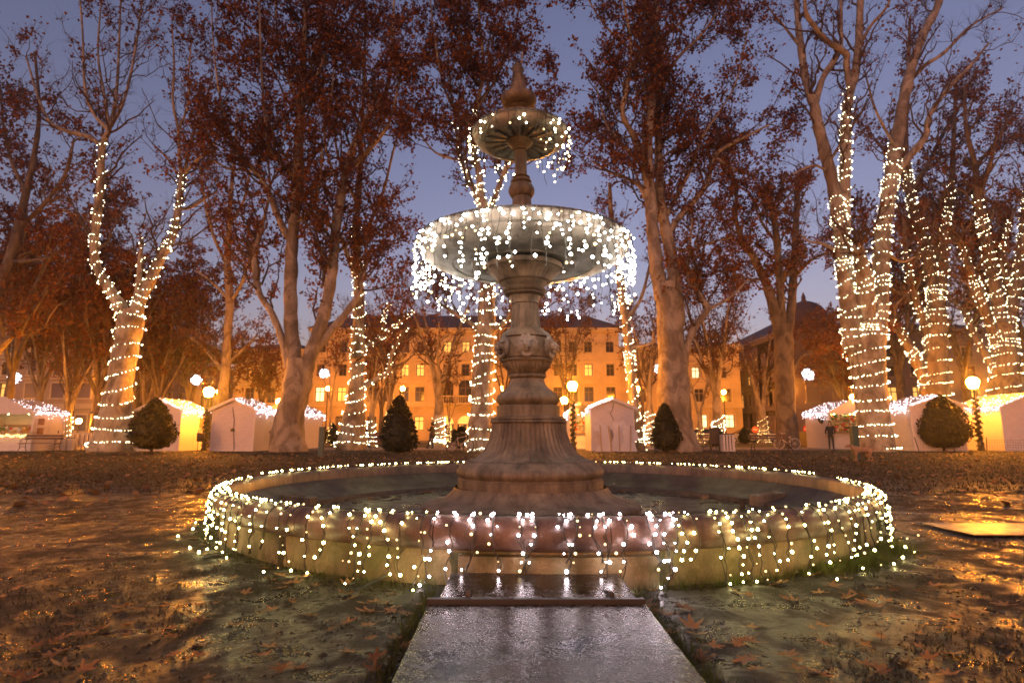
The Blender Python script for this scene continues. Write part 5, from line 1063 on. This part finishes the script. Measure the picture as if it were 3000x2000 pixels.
m = MB(); p = ground(2355, 1307); m.box(p.x-.35, p.x+.33, p.y, p.y+.06, .05, 1.15); m.box(p.x-.33, p.x-.27, p.y, p.y+.06, -.02, .05); m.box(p.x+.27, p.x+.33, p.y, p.y+.06, -.02, .05); put(m.build('barrier_panel', simple('dark_barrier', (.03,.02,.012), .6, .3), org=p), 'dark upright panel beside the white wall of the goods stall', 'panel')
for px, py, lab in ((2212, 1258, 'round red no entry sign in front of the corner house'), (2362, 1256, 'round red no entry sign beside the goods stall')):
    c = at(px, py, 52); root = thing('no_entry_sign', (c.x, c.y, 0), lab, 'sign', 'no entry signs'); m = MB(); m.tube([(c.x,c.y+.03,0),(c.x,c.y+.03,c.z+.3)], .03, 6); m.build('pole', M['ironblack'], root)
    m = MB(); m.add([(c.x+.3*math.cos(2*math.pi*k/20), c.y+d, c.z+.3*math.sin(2*math.pi*k/20)) for d in (-.01,-.025) for k in range(20)], [tuple(range(20)), tuple(range(39,19,-1))]+[(k,(k+1)%20,20+(k+1)%20,20+k) for k in range(20)]); m.build('red_disc', simple('sign_red', (.5,.02,.015), .35, .05), root); m = MB(); m.box(c.x-.2, c.x+.2, c.y-.035, c.y-.027, c.z-.05, c.z+.05); m.build('white_bar', M['huttrim'], root)
# white railing and heater by the left stall
root = thing('white_railing', (hx(225,37), 37, 0), 'white wooden railing between the left stall and the forked lit tree', 'railing')
for px in (214, 228, 243, 256, 268): x = hx(px, 37); m = MB(); m.box(x-.05, x+.05, 36.95, 37.05, -.02, 1.0); m.build('post', M['huttrim'], root)
for z in (.95, .25): m = MB(); m.box(hx(210,37), hx(272,37), 36.9, 36.94, z, z+.09); m.build('rail', M['huttrim'], root)
p = at(272, 1300, 36); root = thing('patio_heater', (p.x, p.y, 0), 'patio heater with a brown hood left of the forked lit tree', 'heater'); m = MB(); m.lathe([(0,-.02),(.22,-.02),(.22,.1),(.05,.15),(.045,2.0),(0,2.0)], 12, (p.x,p.y)); m.build('pole', M['huttrim'], root); m = MB(); m.lathe([(0,2.02),(.13,2.02),(.13,2.2),(.38,2.22),(.30,2.33),(0,2.36)], 16, (p.x,p.y)); m.build('hood', M['wood'], root)
# low wire fence on the right
root = thing('wire_fence', (hx(2720,32.6), 32.6, 0), 'low sagging wire mesh fence before the right huts', 'fence'); m = MB()
for k in range(5): z = .1+.13*k; m.tube([(hx(2685,32.6)+i*.8, 32.6+random.uniform(-.03,.03), z+random.uniform(-.03,.03)) for i in range(9)], .006, 3, False)
for i in range(44): x = hx(2685,32.6)+i*.146; m.tube([(x,32.6,.05),(x+random.uniform(-.02,.02),32.6,.66)], .005, 3, False)
put(m.build('wire_mesh', M['ironblack'], root), kind='stuff')
for i, (px, dx) in enumerate(((2688, -.2), (2790, .0), (2885, .05))): x = hx(px,32.6); m = MB(); m.tube([(x,32.62,-.05),(x+dx,32.62,.8)], .022, 6); m.build('fence_post', M['ironblack'], root)
# ------------------------------------------------------------------ bicycles
def bike(loc, rz, lean, label, mt, tyre):
    root = thing('bicycle', (0,0,0), label, 'bicycle', 'parked bicycles'); r = .34; A = Vector((0,0,r)); Bc = Vector((1.05,0,r)); BB = Vector((.43,0,.28)); ST = Vector((.30,0,.82)); HT = Vector((.86,0,.86)); HB = Vector((.90,0,.70))
    for c in (A, Bc):
        m = MB(); n = 28; m.tube([c+Vector((r*math.cos(2*math.pi*k/n),0,r*math.sin(2*math.pi*k/n))) for k in range(n+1)], .024, 6, False); w = m.build('wheel', tyre, root, smooth=True)
        m = MB()
        for k in range(14): t = 2*math.pi*k/14; m.tube([c, c+Vector((r*.95*math.cos(t),0,r*.95*math.sin(t)))], .0035, 3, False)
        m.tube([c-Vector((0,.05,0)), c+Vector((0,.05,0))], .022, 8); put(m.build('spokes', M['huttrim'], w), kind='stuff')
    m = MB()
    for a, b, q in ((ST,BB,.017),(ST-Vector((0,0,.06)),HT,.017),(BB,HB,.02),(ST-Vector((0,0,.08)),A,.010),(BB,A,.011),(HT+Vector((-.03,0,.08)),HB,.02),(HB,Bc,.014)): m.tube([a,b], q, 8)
    m.build('frame', mt, root, smooth=True)
    m = MB(); m.tube([ST,ST+Vector((-.03,0,.12))], .013, 6); m.ball(ST+Vector((-.05,0,.15)), .12, 10, 6, (1.1,.6,.3)); m.build('saddle', M['ironblack'], root, smooth=True)
    m = MB(); H = HT+Vector((-.04,0,.14)); m.tube([HT,H], .013, 6); m.tube([H+Vector((-.12,-.30,.02)),H+Vector((.03,-.14,.02)),H,H+Vector((.03,.14,.02)),H+Vector((-.12,.30,.02))], .013, 6); m.build('handlebar', mt, root, smooth=True)
    m = MB(); m.lathe([(0,-.008),(.09,-.008),(.09,.008),(0,.008)], 16); m.v = [(BB.x+x, z-.05, BB.z+y) for x,y,z in m.v]; m.tube([BB+Vector((0,-.07,0)),BB+Vector((.10,-.08,-.13))], .011, 5); m.tube([BB+Vector((0,.07,0)),BB+Vector((-.10,.08,.13))], .011, 5); m.box(BB.x+.05,BB.x+.15,BB.y-.17,BB.y-.08,BB.z-.145,BB.z-.12); m.box(BB.x-.15,BB.x-.05,BB.y+.08,BB.y+.17,BB.z+.12,BB.z+.145); m.build('crank', M['ironblack'], root)
    m = MB(); m.tube([BB+Vector((-.05,-.05,0)), BB+Vector((-.12,-.22 if lean > 0 else -.2,-.28))], .010, 5); m.build('kickstand', M['ironblack'], root)
    root.location = loc; root.rotation_euler = (lean, 0, rz)
wb = simple('pale_bike_paint', (.55,.45,.38), .4, .1); 
p = ground(1322, 1326); bike((p.x, p.y, .0), R(38), R(7), 'pale bicycle leaning by the tree behind the fountain', wb, M['ironblack'])
p = at(2337, 1310, 38.6); bike((p.x-.15, p.y, .0), R(180), R(-3), 'bicycle with white tyres parked behind the right bench', wb, simple('white_tyre', (.55,.48,.40), .6, .1))
# ------------------------------------------------------------------ cars on the far road
def car(px, Y, label, mt, ln=4.2, face=1):
    x = hx(px, Y); root = thing('parked_car', (0,0,0), label, 'car', 'cars parked along the far road'); W2 = .86
    body = [(-2.08,.30),(-2.12,.62),(-2.02,.86),(-1.25,.95),(-.55,1.0),(.4,1.0),(1.25,.92),(1.95,.78),(2.10,.58),(2.08,.30)]; cab = [(-1.95,.88),(-1.45,1.36),(-.75,1.46),(.05,1.42),(.95,.96)]
    m = MB(); m.prism(body, -W2, W2); m.build('body', mt, root, bev=.05)
    m = MB(); n = len(cab); m.add([(a,-W2*.94+(b-.9)*.28,b) for a,b in cab]+[(a,W2*.94-(b-.9)*.28,b) for a,b in cab], [tuple(range(n)), tuple(range(2*n-1,n-1,-1))]+[(i,i+n,i+n+1,i+1) for i in range(n-1)]); m.build('cabin_glass', M['glassdark'], root)
    m = MB(); m.add([(a,s*(W2*.80),b) for s in (-1,1) for a,b in ((-1.40,1.375),(-.75,1.475),(.02,1.435))], [(0,1,4,3),(1,2,5,4)]); m.build('roof_panel', mt, root)
    for wx in (-1.3, 1.3):
        for s in (-1, 1):
            m = MB(); m.lathe([(0,-.1),(.22,-.1),(.31,-.09),(.32,0),(.31,.09),(.22,.1),(0,.1)], 18); m.v = [(wx+a, s*(W2-.06)+c, .32+b) for a,b,c in m.v]; wh = m.build('wheel', M['ironblack'], root, smooth=True); m = MB(); m.lathe([(0,0),(.19,0),(.19,.01),(0,.012)], 12); m.v = [(wx+a, s*(W2+.045)+c*s, .32+b) for a,b,c in m.v]; m.build('rim', M['huttrim'], wh)
    for s in (-1, 1): m = MB(); m.box(2.0,2.11,s*.6-.16,s*.6+.16,.58,.72); m.build('headlight', M['huttrim'], root); m = MB(); m.box(-2.14,-2.04,s*.66-.13,s*.66+.13,.64,.82); m.build('tail_light', simple('tail_red', (.4,.02,.02), .3, .05), root)
    root.location = (x, Y, .01); root.rotation_euler = (0,0,0 if face > 0 else math.pi)
car(1092, 60, 'dark red car parked behind the tall cone shrub', simple('dark_red_paint', (.20,.02,.012), .25, .05)); car(2068, 60, 'pale car parked behind the sign board', simple('white_car_paint', (.6,.58,.55), .3, .05)); car(2176, 60, 'silver car parked behind the small teardrop shrub', simple('silver_car_paint', (.42,.38,.33), .3, .05), face=-1); car(2235, 63.5, 'white car parked behind the right bench', simple('cream_car_paint', (.6,.55,.48), .3, .05))
# ------------------------------------------------------------------ people and dog
def skin(name, J, E, mat, parent, sub=2, root=0):
    o = ORG[parent] if parent is not None else Vector((0,0,0)); me = bpy.data.meshes.new(name); me.from_pydata([Vector(j[:3]) for j in J], E, []); me.materials.append(mat); ob = link(name, me, parent)
    md = ob.modifiers.new('skin', 'SKIN'); 
    for i, j in enumerate(J): me.skin_vertices[0].data[i].radius = (j[3], j[4] if len(j) > 4 else j[3])
    me.skin_vertices[0].data[root].use_root = True; md.use_smooth_shade = True
    s = ob.modifiers.new('sub', 'SUBSURF'); s.levels = sub; s.render_levels = sub
    return ob
skinm = simple('skin_tone', (.40,.24,.16), .5, .08); dark = simple('black_jacket', (.014,.012,.012), .75, .25, 7); jean = simple('blue_jeans', (.03,.035,.06), .8, .2, 9); hairm = simple('dark_hair', (.02,.013,.01), .5, .3, 12)
def person(loc, rz, label, jacket, trouser, hood, pose):
    r = thing('person', (0,0,0), label, 'person'); P = pose
    J = [(0,0,.95,.13,.16),(0,0,1.18,.12,.15),(0,.0,1.40,.12,.17),(-.01,0,1.50,.055),(-.03,0,1.60,.075,.07),(-.02,0,1.72,.085,.08),
         (0,.17,1.42,.06),P['le']+(.045,),P['lh']+(.032,),(0,-.17,1.42,.06),P['re']+(.045,),P['rh']+(.032,),
         (0,.09,.90,.085),P['lk']+(.058,),P['la']+(.04,),(0,-.09,.90,.085),P['rk']+(.058,),P['ra']+(.04,)]
    E = [(0,1),(1,2),(2,3),(3,4),(4,5),(2,6),(6,7),(7,8),(2,9),(9,10),(10,11),(0,12),(12,13),(13,14),(0,15),(15,16),(16,17)]
    skin('body', J, E, skinm, r)
    g = lambda i, k: J[i][:3]+tuple(x*k for x in J[i][3:])
    JJ = [g(0,1.22),g(1,1.2),g(2,1.12),g(3,1.35),g(6,1.3),g(7,1.35),g(8,1.35),g(9,1.3),g(10,1.35),g(11,1.35),(0,0,.84,.16,.19)]
    for i in (6, 9): a, b = Vector(JJ[i-1][:3]), Vector(JJ[i][:3]); q = a+(b-a)*.86; JJ[i] = tuple(q)+JJ[i][3:]
    skin('jacket', JJ, [(0,1),(1,2),(2,3),(2,4),(4,5),(5,6),(2,7),(7,8),(8,9),(0,10)], jacket, r)
    JJ = [(0,0,.93,.14,.165),g(12,1.12),g(13,1.25),g(14,1.4),g(15,1.12),g(16,1.25),g(17,1.4)]; skin('trousers', JJ, [(0,1),(1,2),(2,3),(0,4),(4,5),(5,6)], trouser, r)
    for k in (14, 17): a = J[k]; m = MB(); m.ball((a[0]-.06,a[1],.045), .13, 10, 6, (1.0,.38,.36)); m.ball((a[0],a[1],.06), .06, 8, 5, (1,.8,1.1)); m.build('shoe', M['ironblack'], r, smooth=True)
    for k in (8, 11):                                     # hands: a palm and five fingers each
        h = Vector(J[k][:3]); fw = (h-Vector(J[k-1][:3])).normalized(); sd = Vector((0,1,0)) if abs(fw.y) < .8 else Vector((1,0,0)); m = MB(); m.tube([h-fw*.01, h+fw*.04, h+fw*.085], [.026,.036,.034], 8)
        for q, ln in enumerate((.065,.075,.07,.055)): b = h+fw*.085+sd*(.027-.018*q); m.tube([b, b+fw*ln*.5+Vector((0,0,-.004)), b+fw*ln*.8+Vector((-.02,0,-.012))], [.0095,.009,.007], 6)
        b = h+fw*.03+sd*.032; m.tube([b, b+fw*.03+sd*.025, b+fw*.065+sd*.02], [.011,.010,.008], 6); m.build('hand', skinm, r, smooth=True)
    m = MB(); m.ball((-.112,0,1.655), .020, 8, 5, (1.2,.8,1.4)); m.ball((-.10,.032,1.69), .013, 6, 4); m.ball((-.10,-.032,1.69), .013, 6, 4); m.ball((-.098,0,1.612), .022, 8, 4, (.5,1.2,.35)); 
    for s in (-1, 1): m.ball((-.01,s*.088,1.67), .028, 8, 5, (.7,.4,1.2))
    m.build('face_features', skinm, r, smooth=True)
    m = MB(); n = 12; rows = []
    for i in range(7):
        t = i/6; z = 1.53+.29*t; rr = (.125 if hood else .108)*math.sqrt(max(.02, 1-(max(0, t-.35)/.68)**2)); rows.append([(.012-rr*1.02*math.cos(-2.25+4.5*k/(n-1)+math.pi)*1.0, rr*math.sin(-2.25+4.5*k/(n-1)), z) for k in range(n)])
    m.add([p_ for row in rows for p_ in row]+[(0,0,1.83)], [(i*n+k,i*n+k+1,(i+1)*n+k+1,(i+1)*n+k) for i in range(6) for k in range(n-1)]+[(6*n+k,6*n+k+1,7*n) for k in range(n-1)]); ob = m.build('hood' if hood else 'hair', jacket if hood else hairm, r, smooth=True); sd = ob.modifiers.new('s', 'SOLIDIFY'); sd.thickness = .015
    r.location = loc; r.rotation_euler = (0,0,rz); return r
p = ground(1266, 1313)
stand = dict(le=(-.12,.24,1.17), lh=(-.34,.10,1.24), re=(-.10,-.24,1.17), rh=(-.34,-.08,1.25), lk=(-.06,.10,.50), la=(.0,.12,.08), rk=(-.16,-.10,.50), ra=(-.26,-.13,.08))
person((p.x, p.y, 0), R(-22), 'person in a dark hooded jacket and jeans standing beside the lit trunk', dark, jean, True, stand)
h = Vector((p.x-.42*math.cos(R(-22)), p.y+.42*math.sin(R(22)), 1.30)); m = MB(); m.box(h.x-.01,h.x+.01,h.y-.04,h.y+.04,h.z-.05,h.z+.10); put(m.build('phone', M['ironblack'], org=h), 'phone held up by the person in the dark hood', 'phone')
p = at(2424, 1290, 38.1); sell = dict(le=(.02,.27,1.15), lh=(-.06,.26,.90), re=(-.02,-.27,1.15), rh=(-.16,-.2,.95), lk=(.0,.10,.5), la=(.02,.11,.08), rk=(-.02,-.10,.5), ra=(.0,-.11,.08))
person((p.x+.05, p.y-.35, 0), R(60), 'dark haired person in a black coat at the corner of the goods stall', dark, M['ironblack'], False, sell)
fur = simple('tan_fur', (.34,.20,.10), .85, .3, 14)
p = ground(2524, 1351); r = thing('dog', (0,0,0), 'tan dog standing on the lawn beside the right green post', 'dog')
J = [(.26,0,.42,.085,.095),(.08,0,.415,.09,.10),(-.14,0,.43,.105,.125),(-.26,0,.50,.075),(-.36,0,.56,.062),(-.42,0,.55,.055),(-.52,0,.52,.03),
     (-.18,.07,.30,.045),(-.15,.07,.16,.026),(-.18,.07,.03,.024),(-.18,-.07,.30,.045),(-.20,-.07,.16,.026),(-.17,-.07,.03,.024),
     (.26,.07,.30,.06),(.22,.07,.20,.035),(.31,.07,.13,.024),(.28,.07,.03,.024),(.30,-.07,.30,.06),(.26,-.07,.20,.035),(.36,-.07,.13,.024),(.34,-.07,.03,.024),
     (.36,0,.46,.03),(.46,0,.44,.026),(.54,0,.50,.016)]
E = [(0,1),(1,2),(2,3),(3,4),(4,5),(5,6),(2,7),(7,8),(8,9),(2,10),(10,11),(11,12),(0,13),(13,14),(14,15),(15,16),(0,17),(17,18),(18,19),(19,20),(0,21),(21,22),(22,23)]
skin('body', J, E, fur, r, 2, 1); m = MB()
for s in (-1, 1): m.add([(-.36,s*.05,.60),(-.40,s*.065,.60),(-.37,s*.095,.50),(-.345,s*.06,.585)], [(0,1,2),(0,2,3),(1,3,2),(0,3,1)])
m.build('ears', simple('dark_fur', (.16,.09,.045), .85, .3, 14), r); m = MB(); m.ball((-.548,0,.53), .018, 8, 5); m.build('nose', M['ironblack'], r, smooth=True)
for s in (-1, 1):
    m = MB(); m.ball((-.465,s*.034,.575), .011, 6, 4); m.build('eye', M['ironblack'], r, smooth=True)
for q in ((-.19,.07),(-.18,-.07),(.27,.07),(.33,-.07)): m = MB(); m.ball((q[0]-.02,q[1],.026), .04, 8, 5, (1.25,.85,.65)); m.build('paw', fur, r, smooth=True)
r.location = (p.x, p.y, 0); r.rotation_euler = (0,0,R(-6))
# ------------------------------------------------------------------ fallen leaves and grass
def leaf_outline():
    out = []; lobes = [-2.1,-1.05,0,1.05,2.1]; ln = [.55,.85,1.0,.85,.55]
    pts = [(0,-.45)]
    for a, l in zip(lobes, ln):
        for d, f in ((-.30,.58),(-.12,.86),(0,1.0),(.12,.86),(.30,.58)): pts.append((math.sin(a+d)*l*f, math.cos(a+d)*l*f))
        if a < 2: pts.append((math.sin(a+.525)*.36, math.cos(a+.525)*.36))
    return pts
LO = leaf_outline()
def leaf_mesh(i):
    curl = random.uniform(.25,.9); tw = random.uniform(-.4,.4); n = len(LO); f = lambda x, y: .10+curl*(x*x)*.6+curl*.35*y*y+tw*x*y*.5
    v = [(x, y, f(x, y)+random.uniform(-.05,.05)) for x, y in LO]+[(0,0,f(0,0)-.03)]; m = MB(); m.add(v, [(k,(k+1)%n,n) for k in range(n)]); m.tube([(0,-.4,.1),(.05,-.75,.08),(.12,-1.05,.12)], .02, 3); return m.mesh('fallen_leaf', M['fallen'])
LM = [leaf_mesh(i) for i in range(7)]
spots = []
def try_leaf(x, y, s, dz=0):
    d = math.hypot(x-BC[0], y-BC[1]); z = gz(x, y)
    if -.47 < x < .73 and .9 < y < 3.8: return
    if 3.0 < d < 3.78: return
    if d < 1.45: return
    spots.append((x, y, (.034 if d < 3.2 else z+.004)+dz, s))
for px, py in ((810,1683),(850,1690),(880,1660),(1035,1750),(1060,1765),(1100,1762),(1130,1770),(1020,1738),(1085,1795),(1150,1790),(1010,1830),(1080,1835),(1190,1800),(600,1808),(225,1770),(370,1772),(1165,1880),(790,1895),(1900,1790),(1935,1800),(1975,1815),(2010,1795),(2160,1735),(2175,1745),(2380,1690),(2440,1720),(2400,1740),(2480,1755),(2735,1722),(2180,1885),(2200,1890),(2100,1905),(2180,1945),(2040,1935),(2065,1945),(2020,1850),(2310,1930),(2550,1770),(2530,1950),(1960,1985),(2035,1870),(2280,1715),(2480,1700),(2520,1750),(2585,1765),(2860,1590)):
    g = ground(px, py); try_leaf(g.x+random.uniform(-.02,.02), g.y, random.uniform(.055,.09))
k = 0
while k < 185:
    px = random.uniform(0, 3000); py = random.uniform(1560, 1990); g = ground(px, py); n0 = len(spots); try_leaf(g.x, g.y, random.uniform(.035,.07)); k += 1
for k in range(26): a = random.uniform(.1, 3.05); r_ = random.gauss(2.82, .12); try_leaf(BC[0]+r_*math.cos(a), BC[1]+r_*math.sin(a), random.uniform(.06,.1))
while len(spots) < 300:
    y = random.uniform(6.5, 16)**1.0; x = random.uniform(-.92, .92)*y; try_leaf(x, y, random.uniform(.06,.10))
for i, (x, y, z, s) in enumerate(spots[:300]):
    o = link('fallen_leaf', LM[i % 7], ground_o); o.location = (x, y, z); s *= 1; o.scale = (s, s, s); o.rotation_euler = (random.uniform(-.25,.25), random.uniform(-.25,.25), random.uniform(0, 6.28))
Q = []
for k in range(2300):
    y = 8 + 25*random.random()**.8; x = random.uniform(-.95,.95)*y
    if math.hypot(x-BC[0], y-BC[1]) > 4.0: Q.append((x, y))
Q = np.array(Q); zq = relief(Q[:,0], Q[:,1])+.03; n = len(Q); a = rng.random(n)*6.28; s = rng.uniform(.035,.085,n); tl = rng.normal(0,.35,(n,2))
V = np.stack([np.stack([Q[:,0]+s*l*np.cos(a+b), Q[:,1]+s*l*np.sin(a+b), zq+s*l*(tl[:,0]*math.cos(b)+tl[:,1]*math.sin(b))], 1) for b, l in ((0,1.1),(1.2,.8),(2.4,.9),(3.6,.7),(5.0,1.0))], 1).reshape(-1,3)
put(link('leaf_litter', np_mesh('leaf_litter', V, [np.arange(n*5).reshape(n,5)], M['fallen'])), 'small rusty leaves scattered over the lawn beyond the basin', 'leaf litter', kind='stuff')
def blades(P, h, w):
    n = len(P); a = rng.random(n)*6.28; hh = h*rng.uniform(.4,1.2,n); l = rng.normal(0,.45,(n,2))*hh[:,None]; d = np.stack([np.cos(a),np.sin(a)],1)*(w*rng.uniform(.6,1.3,n))[:,None]
    z = relief(P[:,0], P[:,1])-.004; A = np.concatenate([P-d, z[:,None]],1); B_ = np.concatenate([P+d, z[:,None]],1); T_ = np.concatenate([P+l, (z+hh)[:,None]],1); return np.stack([A,B_,T_],1).reshape(-1,3)
nb = 26000; y = 1.7+7.5*rng.random(nb)**1.5; x = rng.uniform(-1,1,nb)*(y*.95+.3); P = np.stack([x,y],1); d = np.hypot(x-BC[0], y-BC[1]); cl = fbm(x, y, 1.3, 3); ok = (d > 3.84) & (cl > -.25) & ~((x > -.46)&(x < .73)&(y < 4)); P = P[ok]; n = len(P)
s = rng.gamma(2., .0022, n)+.002; z = relief(P[:,0], P[:,1])+s*.15; V = np.concatenate([P, z[:,None]],1)[:,None,:] + OCT[None]*s[:,None,None]*rng.uniform(.5,1.4,(n,6,1))*np.array([1,1,.6]); F = (np.arange(n)[:,None,None]*6+OCF[None]).reshape(-1,3)
put(link('gravel', np_mesh('gravel', V.reshape(-1,3), [F], simple('wet_grit', (.014,.0105,.0065), .3, .6, 40))), 'wet grit and small stones lying on the mud round the basin', 'gravel', kind='stuff')
G = []
nb = 9000; a = rng.normal(0,1,nb)*.5; a = np.where(rng.random(nb) < .6, -.95+a*.45, rng.uniform(-3.2,.2,nb)); clump = vn(a*9, a*0+3)+.5; r_ = 3.70+np.abs(rng.normal(0,.10,nb))*(.4+clump); P = np.stack([BC[0]+r_*np.cos(a), BC[1]+r_*np.sin(a)],1); ok = (rng.random(nb) < clump*1.3) & ~((P[:,0] > -.5)&(P[:,0] < .78)&(P[:,1] < 4)); G.append(blades(P[ok], .085, .0035))
nb = 2500; P = np.stack([np.where(rng.random(nb) < .5, -.49-np.abs(rng.normal(0,.05,nb)), .75+np.abs(rng.normal(0,.05,nb))), rng.uniform(1.4,3.9,nb)],1); G.append(blades(P, .05, .003))
nb = 80000; y = 2.0+14*rng.random(nb)**1.3; x = rng.uniform(-1,1,nb)*y*.95; P = np.stack([x,y],1); d = np.hypot(x-BC[0], y-BC[1]); cl = fbm(x, y, .8, 3)+fbm(x+3, y, 4, 2)*.5; ok = (d > 3.95) & (cl > .10-np.clip((y-8)/10,0,.6)) & ~((x > -.5)&(x < .78)&(y < 4)); G.append(blades(P[ok], .03, .0035))
nb = 70000; y = 10+24*rng.random(nb)**.9; x = rng.uniform(-1,1,nb)*y*.95; P = np.stack([x,y],1); d = np.hypot(x-BC[0], y-BC[1]); ok = d > 4; G.append(blades(P[ok], .05, .010))
V = np.concatenate(G[:2]); put(link('grass_tufts', np_mesh('grass_tufts', V, [np.arange(len(V)).reshape(-1,3)], M['tuft'])), 'bright green grass tufts round the foot of the basin', 'grass', kind='stuff')
V = np.concatenate(G[2:]); put(link('grass', np_mesh('grass', V, [np.arange(len(V)).reshape(-1,3)], M['grass'])), 'short wet grass growing on the lawn', 'grass', kind='stuff')
# ------------------------------------------------------------------ haze: thin volume added to give the lamps their glare halos
m = MB(); m.box(-400, 400, -400, 400, -1.6, 42); hz = m.build('haze', bpy.data.materials.new('halo_haze'))
hm = hz.data.materials[0]; hm.use_nodes = True; hn = hm.node_tree; hn.nodes.clear(); ho = hn.nodes.new('ShaderNodeOutputMaterial'); hv = hn.nodes.new('ShaderNodeVolumePrincipled')
hv.inputs['Color'].default_value = (.85,.85,.85,1); hv.inputs['Density'].default_value = .0009; hv.inputs['Anisotropy'].default_value = .91; hn.links.new(hv.outputs[0], ho.inputs['Volume'])
put(hz, 'thin haze added over the square for the lamp halos', 'haze', kind='stuff')
